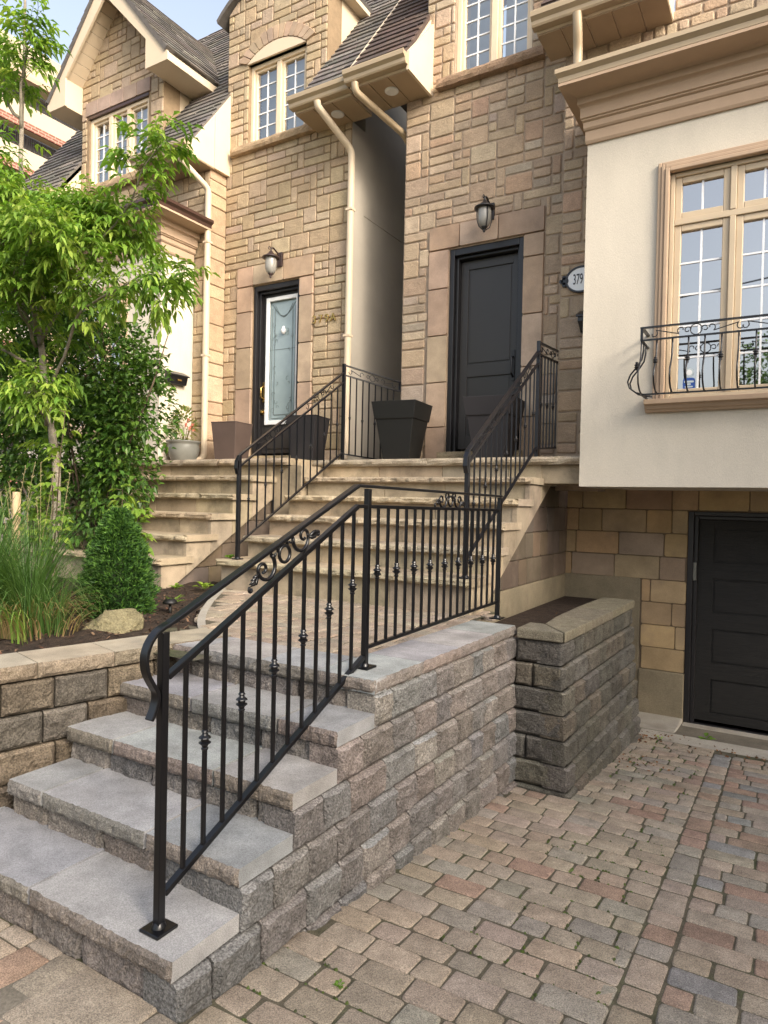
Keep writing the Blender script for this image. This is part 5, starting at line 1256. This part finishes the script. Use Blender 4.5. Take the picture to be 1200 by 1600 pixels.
TR = thing('young_tree', 'young tree with loose bright green compound leaves, reaching across the left house', 'tree', (-5.35, 3.35, -.8))
rt = random.Random(303)
tk = MB(); trunk = limb(tk, [(-5.22, 3.40, -.85), (-5.28, 3.5, .08), (-5.45, 3.55, .6), (-5.68, 3.58, 1.25), (-5.95, 3.6, 2.15), (-6.05, 3.6, 3.05), (-6.05, 3.62, 3.9), (-6.02, 3.6, 4.5)], .042, .012, rt, .03, 8, 6)
tk.build('trunk', M['bark'], TR)
brs = [((-5.7, 3.58, 1.3), (-5.1, 3.5, 1.75), (-4.45, 3.45, 2.2), (-3.92, 3.4, 2.58)), ((-5.5, 3.56, .9), (-4.9, 3.4, 1.45), (-4.3, 3.4, 1.62), (-3.85, 3.45, 1.5)), ((-5.9, 3.6, 2.0), (-5.5, 3.5, 2.25), (-5.05, 3.5, 2.35), (-4.75, 3.5, 2.2)),
       ((-6.05, 3.6, 3.3), (-5.9, 3.5, 3.7), (-5.7, 3.5, 4.0)), ((-6.0, 3.6, 2.4), (-6.4, 3.5, 2.8), (-6.7, 3.4, 3.1)), ((-6.05, 3.6, 3.4), (-6.4, 3.5, 3.8), (-6.6, 3.5, 4.2)), ((-6.0, 3.5, 2.2), (-6.3, 3.3, 2.4), (-6.6, 3.2, 2.5)),
       ((-5.7, 3.55, 1.4), (-5.3, 3.2, 1.8), (-4.9, 3.0, 1.95), (-4.6, 2.95, 1.9)), ((-5.9, 3.6, 1.9), (-5.6, 3.2, 2.1), (-5.4, 3.0, 2.2)), ((-5.95, 3.6, 2.0), (-6.2, 3.3, 2.2), (-6.5, 3.2, 2.3)),
       ((-5.45, 3.5, .6), (-5.1, 3.2, .8), (-4.95, 3.1, .78)), ((-5.8, 3.6, 1.6), (-6.1, 3.4, 1.9), (-6.45, 3.2, 2.0)), ((-5.9, 3.6, 1.9), (-6.1, 3.3, 2.5), (-6.3, 3.1, 2.9)), ((-5.7, 3.6, 1.4), (-5.6, 3.2, 1.8), (-5.75, 3.0, 2.1)), ((-6.0, 3.6, 2.3), (-5.9, 3.3, 2.6), (-5.7, 3.1, 2.75)), ((-5.6, 3.5, 1.1), (-5.9, 3.2, 1.3), (-6.2, 3.0, 1.35)), ((-5.7, 3.55, 1.3), (-5.4, 3.2, 1.55), (-5.1, 3.0, 1.7)), ((-5.9, 3.6, 2.1), (-5.3, 3.6, 2.5), (-4.8, 3.6, 2.2), (-4.5, 3.6, 2.05)), ((-5.75, 3.6, 1.5), (-5.2, 3.3, 1.75), (-4.6, 3.2, 1.85)),
       ((-6.0, 3.6, 2.3), (-5.75, 3.3, 2.5), (-5.5, 3.2, 2.45)), ((-5.8, 3.6, 1.8), (-5.2, 3.4, 2.15), (-4.85, 3.35, 2.25))]
lf = MB()
for bi, br in enumerate(brs):
    bb = MB(); pts = limb(bb, br, .016, .004, rt, .05, 6, 6); bb.build('branch', M['bark'], TR)
    n = len(pts)
    for i in range(3, n):
        frac = i / n
        for _ in range(4 if frac < .45 else 6):
            d0 = (pts[min(i + 1, n - 1)] - pts[i - 1]).normalized(); d = (d0 * .5 + rv(rt, .5) * .9 + V((0, 0, .25))).normalized()
            tip = pts[i] + d * rt.uniform(.05, .2); lf.tube([pts[i], tip], .0022, 3, (.16, .19, .06), 0, False)
            for _ in range(rt.choice((2, 2, 3))):
                compound_leaf(lf, rt, tip, (d + rv(rt, .5) * .8 - V((0, 0, .25))), rt.uniform(.105, .16), GREEN)
for i in range(10, len(trunk)):
    for _ in range(4 if trunk[i].z < 2.6 else 1):
        d = rv(rt, .4); compound_leaf(lf, rt, trunk[i] + d * rt.uniform(.03, .12), d, rt.uniform(.105, .15), GREEN)
lf.build('foliage', M['leaf'], TR)

def leaf_cloud(b, rnd, blobs, n, L, cols, w=.55, shell=.55, droop=.3):
    tot = sum(r[3] * r[4] * r[5] for r in blobs)
    for (cx, cy, cz, rx, ry, rz) in blobs:
        for _ in range(int(n * rx * ry * rz / tot)):
            d = rv(rnd); t = shell + (1 - shell) * rnd.random() ** .7
            p = V((cx + d.x * rx * t, cy + d.y * ry * t, cz + d.z * rz * t))
            if noise.noise(p * 3.1) < -.22: continue
            o = (d + rv(rnd) * .9 + V((0, 0, .1))).normalized()
            leaf(b, p, o, V((rnd.uniform(-.6, .6), rnd.uniform(-.6, .6), 1)), L * rnd.uniform(.7, 1.25), L * w * rnd.uniform(.8, 1.2), vary(rnd.choice(cols), .2, rnd, .06), droop)

SB = thing('dark_shrub', 'large dense dark green shrub in front of the left cream bay', 'shrub', (-5.95, 4.3, -.8))
rs = random.Random(404)
blobs = [(-6.5, 4.35, 1.2, .75, .5, .62), (-5.75, 4.35, 1.25, .6, .45, .6), (-5.45, 4.3, .75, .6, .42, .55), (-6.2, 4.3, .45, .8, .5, .5), (-5.55, 4.25, .25, .5, .4, .45), (-6.0, 4.3, -.1, .65, .45, .4), (-7.2, 4.3, .9, .6, .5, .8), (-5.28, 4.3, 1.05, .32, .3, .42), (-5.36, 4.25, .6, .34, .3, .38), (-5.95, 4.3, 1.75, .5, .4, .3), (-6.7, 4.3, 1.75, .5, .4, .35), (-7.3, 4.3, 1.7, .6, .4, .5), (-6.4, 4.2, 2.05, .6, .4, .3), (-7.4, 4.2, .2, .6, .4, .7)]
b = MB(); leaf_cloud(b, rs, blobs, 26000, .066, DGREEN, .6, .3)
for k in range(26):
    base = V((rs.uniform(-5.6, -5.05), 4.25 + rs.uniform(-.2, .2), rs.uniform(.1, 1.5))); d = V((rs.uniform(.3, 1), rs.uniform(-.5, .3), rs.uniform(.0, .9))).normalized(); L = rs.uniform(.18, .4)
    pts = [base, base + d * L * .5, base + d * L + V((0, 0, -.02))]; b.tube(pts, .003, 3, (.09, .09, .04), 0, False)
    for j in range(9):
        p = pts[0].lerp(pts[2], j / 9 + .1); leaf(b, p, (d * .5 + rv(rs) * .8), V((0, 0, 1)), rs.uniform(.035, .06), .028, vary(rs.choice(DGREEN + [(.09, .15, .03)]), .2, rs), .2)
b.build('foliage', M['darkleaf'], SB)
b = MB()
for k in range(11):
    x = -6.0 + rs.uniform(-.25, .25); limb(b, [(x, 4.3, -.85), (x + rs.uniform(-.3, .3), 4.3 + rs.uniform(-.2, .2), -.1), (x + rs.uniform(-.9, .9), 4.3 + rs.uniform(-.25, .25), .9), (x + rs.uniform(-1, .9), 4.3 + rs.uniform(-.3, .3), 1.6)], .018, .004, rs, .06, 6, 5)
b.build('stem', M['stem'], SB)
# young shoots with big lobed leaves in front
MS = thing('maple_sapling', 'bright lobed leaf sapling among the stems in front of the dark shrub', 'sapling', (-4.9, 3.2, -.8))
b = MB(); ms = MB(); rm = random.Random(17)
for (bx, by, tops) in ((-5.0, 3.25, [(-5.0, 3.2, .05), (-4.75, 3.1, .35), (-4.6, 3.1, .62)]), (-5.15, 3.3, [(-5.3, 3.2, .1), (-5.1, 3.2, -.1)]), (-4.3, 3.35, [(-4.12, 3.4, -.08), (-4.05, 3.35, -.28), (-4.2, 3.3, .05)]), (-4.85, 3.2, [(-4.75, 3.15, -.15), (-5.0, 3.1, -.22)])):
    for tp in tops:
        pts = limb(ms, [(bx, by, -.85), V((bx, by, -.85)).lerp(V(tp), .55) + V((.03, 0, .1)), tp], .007, .003, rm, .02, 5, 5)
        for p in pts[5:]:
            for _ in range(3):
                d = (rv(rm, .4) + V((.2, -.3, .1))).normalized(); st0 = p + d * rm.uniform(.03, .08); ms.tube([p, st0], .0018, 3, cap=False)
                col = vary(rm.choice([(.20, .30, .045), (.25, .34, .055), (.15, .25, .035)]), .12, rm); L = rm.uniform(.06, .10)
                up = V((rm.uniform(-.4, .4), rm.uniform(-.6, .1), 1))
                s = d.cross(V((0, 0, 1))).normalized()
                for a, k in ((0, 1), (.75, .8), (-.75, .8)): leaf(b, st0, d * math.cos(a) + s * math.sin(a) - V((0, 0, .25)), up, L * k, L * .55 * k, col, .3, .12)
b.build('foliage', M['leaf'], MS); ms.build('stem', M['stem'], MS)

CF = thing('dwarf_conifer', 'dense cone shaped dwarf conifer behind the boulder', 'shrub', (-3.92, 3.05, -.8))
b = MB(); rc_ = random.Random(505)
for k in range(19000):
    t = rc_.random() ** .9; z = -.80 + t * .70; r = (.285 * min(1, .80 + t * .9) * (1 - t) ** .58 * (.95 + .05 * math.sin(t * 40)) + .012) * (1 + .16 * noise.noise(V((t * 9, 0, 1))))
    a = rc_.uniform(0, 2 * math.pi); q = rc_.uniform(.66, 1.0); r *= 1 + .24 * noise.noise(V((math.cos(a) * 3.0, math.sin(a) * 3.0, t * 10)))
    p = V((-3.92 + math.cos(a) * r * q, 3.05 + math.sin(a) * r * q, z)); d = (V((math.cos(a), math.sin(a), .75)) + rv(rc_) * .9).normalized(); p += rv(rc_) * (.03 if rc_.random() < .12 else .004)
    young = (q > .93 and rc_.random() < .35 + .5 * t)
    leaf(b, p, d, rv(rc_), rc_.uniform(.026, .046), rc_.uniform(.007, .012), vary((.075, .165, .022) if young else rc_.choice([(.03, .085, .014), (.042, .105, .018), (.022, .06, .011)]), .2, rc_), .05, .1)
b.build('foliage', M['needle'], CF)
b = MB(); b.lathe([(0, -.85), (.15, -.82), (.16, -.7), (.135, -.5), (.095, -.32), (.035, -.22), (0, -.2)], -3.92, 3.05, 16, (.012, .028, .006)); b.build('inner_twigs', M['needle'], CF)

OG = thing('ornamental_grass', 'tall clump of arching ornamental grass with straw coloured lower blades', 'grass clump', (-3.8, 2.35, -.8))
b = MB(); rg = random.Random(606)
def blade(p, az, L, lean, w, col, n=7, wilt=1.0):
    pts = []; d = V((math.cos(az), math.sin(az), 0)); s = V((-d.y, d.x, 0)); x = z = 0
    for i in range(n + 1):
        t = i / n; ang = lean * (.15 + t ** 1.5 * wilt * 1.6)
        pts.append((p + d * x + V((0, 0, z)), w * (1 - t ** 2.2) + .0004)); x += math.sin(ang) * L / n; z += math.cos(ang) * L / n
    vs = [q for c, ww in pts for q in (c - s * ww, c + V((0, 0, -.0)) + d * ww * .25, c + s * ww)]
    b.add(vs, [(i * 3 + k, i * 3 + k + 1, (i + 1) * 3 + k + 1, (i + 1) * 3 + k) for i in range(n) for k in (0, 1)], col, 0, True)
for cx_, cy_, n_, hh in ((-3.83, 2.36, 420, .88), (-4.15, 2.3, 380, .95), (-4.5, 2.5, 300, .95), (-3.62, 2.34, 110, .6)):
    for k in range(n_):
        a = rg.uniform(0, 6.283); p = V((cx_ + .13 * math.cos(a) * rg.random(), cy_ + .13 * math.sin(a) * rg.random(), -.82))
        L = hh * rg.uniform(.55, 1.1); blade(p, a + rg.uniform(-.5, .5), L, rg.uniform(.3, 2.0), rg.uniform(.0018, .0038), vary(rg.choice([(.06, .125, .028), (.045, .10, .02), (.08, .155, .034), (.11, .19, .05)]), .18, rg))
    for k in range(int(n_ * .65)):
        a = rg.uniform(0, 6.283); p = V((cx_ + .16 * math.cos(a), cy_ + .16 * math.sin(a), -.82))
        blade(p, a, hh * rg.uniform(.25, .5), rg.uniform(.9, 1.6), rg.uniform(.002, .004), vary(rg.choice([(.42, .30, .14), (.34, .24, .11), (.28, .19, .10), (.20, .22, .07)]), .18, rg), 6, 1.1)
for k in range(26):   # broad daylily blades at the front
    a = rg.uniform(3.6, 6.1); p = V((-3.62 + rg.uniform(-.3, .15), 2.16 + rg.uniform(-.06, .06), -.8)); blade(p, a, rg.uniform(.28, .46), rg.uniform(.8, 1.5), rg.uniform(.004, .007), vary(rg.choice([(.16, .25, .045), (.22, .29, .07), (.12, .20, .035), (.36, .30, .08)]), .15, rg), 8, 1.25)
b.build('blades', M['grass'], OG)
PL = thing('feather_grass', 'pale feathery seed heads of a grass at the left edge behind the green clump', 'grass clump', (-4.75, 2.9, -.8))
b = MB(); 
for k in range(14):
    a = rg.uniform(0, 6.28); p = V((-4.7 + rg.uniform(-.2, .2), 2.9 + rg.uniform(-.15, .15), -.82)); d = V((math.cos(a) * .16, math.sin(a) * .16, 1)).normalized(); L = rg.uniform(.7, 1.15); tp = p + d * L
    b.tube([p, tp], .0022, 3, (.30, .26, .13), 0, False)
    for j in range(26):
        q = tp - d * rg.uniform(0, .28); leaf(b, q, d + rv(rg) * .6, rv(rg), rg.uniform(.02, .045), .003, vary((.42, .36, .22), .15, rg), .3, 0)
b.build('seed_heads', M['grass'], PL)

BO = MB(); rb2 = random.Random(11); 
bm = bmesh.new(); bmesh.ops.create_icosphere(bm, subdivisions=5, radius=1)
cuts = [(rv(rb2), rb2.uniform(.62, .85)) for _ in range(14)]
for v_ in bm.verts:
    p = v_.co.copy()
    for nrm, dd in cuts:
        e = p.dot(nrm) - dd
        if e > 0: p -= nrm * e * .97
    p *= 1 + .14 * noise.noise(p * 2.0) + .09 * noise.noise(p * 5) + .04 * noise.noise(p * 13)
    v_.co = V((p.x * .185, p.y * .15, p.z * .145 + (.03 if p.x > 0 else 0) * p.z))
me = bpy.data.meshes.new('boulder'); bm.to_mesh(me); bm.free(); me.materials.append(M['boulder']); [setattr(f, 'use_smooth', True) for f in me.polygons]
bo = link('boulder', me); bo.location = (-3.40, 2.62, -.80); bo.rotation_euler = (0, R(-6), R(25)); tag(bo, 'pale rough boulder resting on the coping edge in front of the dwarf conifer', 'boulder')

b = MB(); r_ = random.Random(1)
for k in range(3000):
    x = r_.uniform(-5.2, -2.9); y = r_.uniform(1.4, 4.35)
    e = bed_edge(y) if y > 2.85 else -3.28 + .243 * (y - 1.7)
    if x > e - .03: continue
    z = -.80 + .045 * noise.noise(V((x * 2.2, y * 2.2, 0))) + .03 * noise.noise(V((x * 7, y * 7, 4))); p = V((x, y, z + .008)); a = rv(r_, .35); w = a.cross(V((0, 0, 1))).normalized() * r_.uniform(.003, .008); L = r_.uniform(.012, .04)
    c = vary(r_.choice([(.05, .03, .02), (.08, .045, .028), (.12, .06, .035), (.04, .028, .02), (.16, .10, .06)]), .2, r_)
    b.add([p - w, p + w, p + w + a * L, p - w + a * L], [(0, 1, 2, 3)], c)
mu = b.build('mulch', M['mulch']); tag(mu, 'dark red brown wood mulch over the garden bed', 'mulch', kind='stuff')

# flowers in the round pot
b = MB(); rf = random.Random(21)
for k in range(230):
    d = rv(rf); p = V((px + d.x * .14 * rf.uniform(.3, 1), py + d.y * .13, ZL + .46 + d.z * .22)); leaf(b, p, d + V((0, 0, .3)), V((0, 0, 1)), rf.uniform(.05, .09), .03, vary(rf.choice([(.16, .22, .05), (.22, .24, .08), (.28, .25, .10), (.12, .18, .04)]), .15, rf), .2)
for k in range(7):
    a = rf.uniform(0, 6.28); b.tube([(px, py, ZL + .23), (px + .05 * math.cos(a), py + .05 * math.sin(a), ZL + .34), (px + .09 * math.cos(a), py + .09 * math.sin(a), ZL + .46)], .0035, 4, (.2, .17, .07), 0, False)
b.build('foliage', M['leaf'], PT)
b = MB()
for k in range(8):
    p = V((px + .10 + rf.uniform(-.03, .05), py - .03 + rf.uniform(-.06, .06), ZL + .46 + rf.uniform(-.06, .09)))
    for j in range(7): leaf(b, p, rv(rf) + V((0, 0, .3)), rv(rf), .028, .024, vary((.62, .24, .20), .12, rf), .1)
b.build('blossom', M['leaf'], PT)

def weed(label, x, y, z, n, L, seed, col=(.13, .24, .03), w=.5):
    r = random.Random(seed); m = MB()
    for k in range(n):
        a = 6.283 * k / n + r.uniform(-.3, .3); d = V((math.cos(a), math.sin(a), r.uniform(.4, 1.3))).normalized(); p = V((x, y, z)) + d * r.uniform(0, L * .6)
        m.tube([(x, y, z), p], .0015, 3, col, 0, False); leaf(m, p, d, V((0, 0, 1)), L * r.uniform(.7, 1.1), L * w, vary(col, .15, r), .3)
    o = m.build('weed', M['leaf']); tag(o, label, 'weed', 'weeds in the joints')
weed('broad leaved weed growing in the drain slot at the foot of the garage door', -.56, 6.34, -1.975, 9, .085, 1)
weed('leafy weed at the rusty foot of the left stair rail', -4.22, 4.46, -.526, 14, .05, 2)
weed('yellow green weed on the mulch beside the left foot of the pale steps', -4.35, 4.28, -.79, 12, .075, 3, (.24, .34, .05))
weed('small weed between the driveway pavers beside the block step wall', -1.22, 1.83, gz(1.83) + .01, 8, .022, 4)
weed('grassy tuft in the mulch near the conifer', -3.92, 3.55, -.79, 16, .09, 5, (.18, .28, .05), .16)
weed('thin weed at the kerb left of the garage door', -.86, 6.02, gz(6.0) + .012, 5, .05, 6, (.25, .36, .05), .2)
weed('tiny bright weed among the red pavers near the bottom right', .33, 1.67, gz(1.67) + .008, 8, .018, 7)
weed('fresh shoots in front of the foot of the left staircase', -4.55, 4.15, -.79, 14, .06, 8, (.20, .32, .05))
# moss in the joints: uncountable
b = MB(); r_ = random.Random(3)
for poly_, in rc:
    x, y = poly_[r_.choice((0, 1, 3))]
    if noise.noise(V((x * 1.3, y * 1.3, 2))) + (.25 if -1.0 < x < .0 else -.1) < .02: continue
    for _ in range(r_.randint(2, 7)):
        t = r_.random(); p0 = V((*poly_[0], 0)).lerp(V((*poly_[r_.choice((1, 3))], 0)), t * .6); X_, Y_ = p0.x + r_.uniform(-.005, .005), p0.y + r_.uniform(-.005, .005); rr_ = r_.uniform(.004, .011)
        z = gz(Y_) + .008; c = vary(r_.choice([(.06, .085, .018), (.085, .12, .022), (.05, .06, .02)]), .2, r_)
        b.add([(X_ + rr_ * math.cos(a) * r_.uniform(.6, 1.4), Y_ + rr_ * math.sin(a) * r_.uniform(.6, 1.4), z) for a in (0, 1.05, 2.1, 3.14, 4.2, 5.2)] + [(X_, Y_, z + r_.uniform(.005, .012))], [(i, (i + 1) % 6, 6) for i in range(6)], c)
ms_ = b.build('moss', M['grass']); tag(ms_, 'green moss in the joints of the driveway pavers', 'moss', kind='stuff')
b = MB()
for k in range(260):
    c = r_.choice(((-.98, 6.0, .12), (-.9, 6.25, .16), (-.98, 5.2, .25), (-1.6, 5.6, .5), (-.2, 5.98, .5))); x, y = c[0] + r_.gauss(0, c[2] * .6), c[1] + r_.gauss(0, .09)
    if c[0] == -1.6: x, y = r_.uniform(-1.9, -1.42), r_.uniform(4.4, 5.85); z = -.925
    elif y > 6.28: continue
    else: z = gz(y) + .018
    if c[0] != -1.6 and x < -1.03 + .0: continue
    leaf(b, V((x, y, z)), rv(r_, .25), rv(r_), r_.uniform(.015, .035), .014, vary(r_.choice([(.16, .07, .03), (.10, .055, .03), (.22, .11, .05)]), .2, r_), -.1)
tag(b.build('leaf_litter', M['mulch']), 'dry brown leaf litter by the planter and the garage kerb', 'leaf litter', kind='stuff')
# stakes and post in the bed
b = MB(); b.tube([(-5.12, 3.05, -.85), (-5.13, 3.06, .02)], .03, 10); tag(b.build('tree_stake', M['wood']), 'pale cut wooden post standing behind the grass clump', 'post')
pl = thing('path_light', 'small black garden path light lying in the mulch', 'garden light', (-3.68, 3.3, -.8))
b = MB(); b.lathe([(0, -.70), (.035, -.705), (.05, -.725), (.05, -.735), (0, -.735)], -3.68, 3.3, 16); b.build('cap', M['plasticblack'], pl); b = MB(); b.tube([(-3.68, 3.3, -.85), (-3.68, 3.3, -.73)], .01, 8); b.build('stem', M['plasticblack'], pl)

# ------------------------------------------------------------------ far building
AB = thing('apartment_building', 'cream and red brick apartment tower with long railed balconies, far behind the left house', 'building', (-52, 30, -2))
xt = -45
b = MB(); b.box(-65, xt - 1.7, 12, 75, -2, 28.2); b.box(-65, xt, 12, 75, 28.2, 30.45); b.build('wall', M['towerwall'], AB)
b = MB(); b.box(xt - 1.69, xt - 1.6, 12.5, 74.5, -2, 28.1); b.build('window_strip', M['towerdark'], AB)
b = MB(); b.box(xt - .1, xt + .12, 12, 75, 28.05, 28.35); b.build('roof_edge', M['cornice'], AB)
z = 26.4
while z > 2:
    s_ = MB(); s_.box(xt - 1.59, xt, 12, 75, z - 1.15, z); s_.build('balcony_slab', M['towerwall'], AB)
    k = MB(); k.box(xt - .12, xt + .03, 12.2, 74.8, z - 1.62, z - 1.152); k.build('brick_band', M['brick'], AB)
    rr_ = MB(); rr_.box(xt - .12, xt - .06, 12, 75, z + .95, z + 1.02)
    y = 12.2
    while y < 75: rr_.box(xt - .10, xt - .08, y, y + .03, z, z + .95); y += .16
    rr_.build('balcony_railing', M['doordark'], AB); z -= 3.0
# street trees behind the photographer, mirrored in the windows
def street_tree(label, x, y, h, r, seed):
    t = thing('street_tree', label, 'tree', (x, y, -1.6), 'street trees across the road'); rn = random.Random(seed)
    m = MB(); limb(m, [(x, y, -1.8), (x, y, h * .35), (x + .2, y, h * .6)], .16, .08, rn, .05, 8)
    for k in range(6): a = k * 1.05; limb(m, [(x + .1, y, h * .4), (x + math.cos(a) * r * .5, y + math.sin(a) * r * .5, h * .62), (x + math.cos(a) * r * .8, y + math.sin(a) * r * .8, h * .78)], .06, .02, rn, .1, 6)
    m.build('trunk', M['bark'], t); m = MB()
    bl = [(x + rn.uniform(-.5, .5) * r, y + rn.uniform(-.5, .5) * r, h * rn.uniform(.5, .85), r * .55, r * .55, r * .5) for _ in range(7)]
    leaf_cloud(m, rn, bl, 5200, .17, DGREEN + GREEN[:2], .6, .3); m.build('crown', M['darkleaf'], t)
street_tree('broad street tree behind the viewer, right of the drive', 4.5, -9, 5.0, 2.6, 1)
street_tree('tall street tree behind the viewer, mirrored in the bay window', 8.5, -10, 5.6, 2.8, 2)
street_tree('leafy street tree across the road, left of the others', 0.5, -10.5, 5.2, 2.6, 3)
street_tree('dense street tree at the far right beyond the drive', 12.5, -8.5, 5.4, 2.7, 4)
street_tree('unseen tree added right of the driveway to shade the garage wall', 5.7, 3.0, 4.6, 1.5, 6)  # added out of view to block sun on the garage recess and stair wall
HG = thing('shade_hedge', 'unseen leafy screen added right of the driveway to shade the foreground', 'shade_hedge', (5.2, 2.2, -1.6)); rn = random.Random(9)  # invented foliage out of view, there to keep the sun off the foreground
b = MB(); bl = [(5.3 + rn.uniform(-.2, .2), -3.5 + i * .62, .75 + rn.uniform(-.15, .15), .66, .62, 2.3) for i in range(14)]; leaf_cloud(b, rn, bl, 22000, .19, DGREEN, .6, .1); b.build('foliage', M['darkleaf'], HG)
b = MB(); 
for i in range(14): limb(b, [(5.3, -3.5 + i * .62, -1.8), (5.3, -3.5 + i * .62, .6)], .04, .02, rn, .05, 6)
b.build('stem', M['stem'], HG)
b = MB(); pts = [(-30 + i * 4, -8 + .0 * i, 6.2 - 1.2 * math.sin(math.pi * (i % 8) / 8)) for i in range(17)]; b.tube(pts, .02, 6); tag(b.build('overhead_cable', M['cable']), 'thin black overhead cable along the street, mirrored in the bay window', 'cable')

# ------------------------------------------------------------------ camera, sky, sun
cam = bpy.data.cameras.new('camera'); co = bpy.data.objects.new('camera', cam); COL.objects.link(co)
rt_ = V((.85915859, .51125336, .02159917)); dn = V((.0257691, -.0010714, -.99966735)); fw = V((-.51106015, .85942938, -.01409504))
m3 = Matrix((rt_, -dn, -fw)).transposed(); co.matrix_world = m3.to_4x4()
cam.sensor_fit = 'VERTICAL'; cam.sensor_height = 32; cam.sensor_width = 24; cam.lens = 1059.9 * 32 / 1600; cam.clip_start = .05; cam.clip_end = 1000
S.camera = co
EL, AZV = R(30), V((.93, -.37, 0)).normalized()
w = bpy.data.worlds.new('World'); S.world = w; w.use_nodes = True; nt = w.node_tree
sk = nt.nodes.new('ShaderNodeTexSky'); sk.sky_type = 'NISHITA'; sk.sun_disc = False; sk.sun_elevation = EL; sk.sun_rotation = math.atan2(AZV.x, AZV.y); sk.air_density = 1.0; sk.dust_density = 5; sk.ozone_density = 0.6
hs = nt.nodes.new('ShaderNodeHueSaturation'); hs.inputs['Saturation'].default_value = .62; nt.links.new(sk.outputs[0], hs.inputs['Color']); nt.links.new(hs.outputs[0], nt.nodes['Background'].inputs['Color']); nt.nodes['Background'].inputs['Strength'].default_value = .15
su = bpy.data.lights.new('sun', 'SUN'); su.energy = .8; su.angle = R(14); su.color = (1, .89, .74); so = bpy.data.objects.new('sun', su); COL.objects.link(so)
d = V((AZV.x * math.cos(EL), AZV.y * math.cos(EL), math.sin(EL))); so.rotation_euler = d.to_track_quat('Z', 'Y').to_euler()
S.view_settings.view_transform = 'Standard'; S.view_settings.look = 'None'; S.view_settings.exposure = 1.5; S.view_settings.gamma = 1
S.cycles.max_bounces = 8; S.cycles.transparent_max_bounces = 12
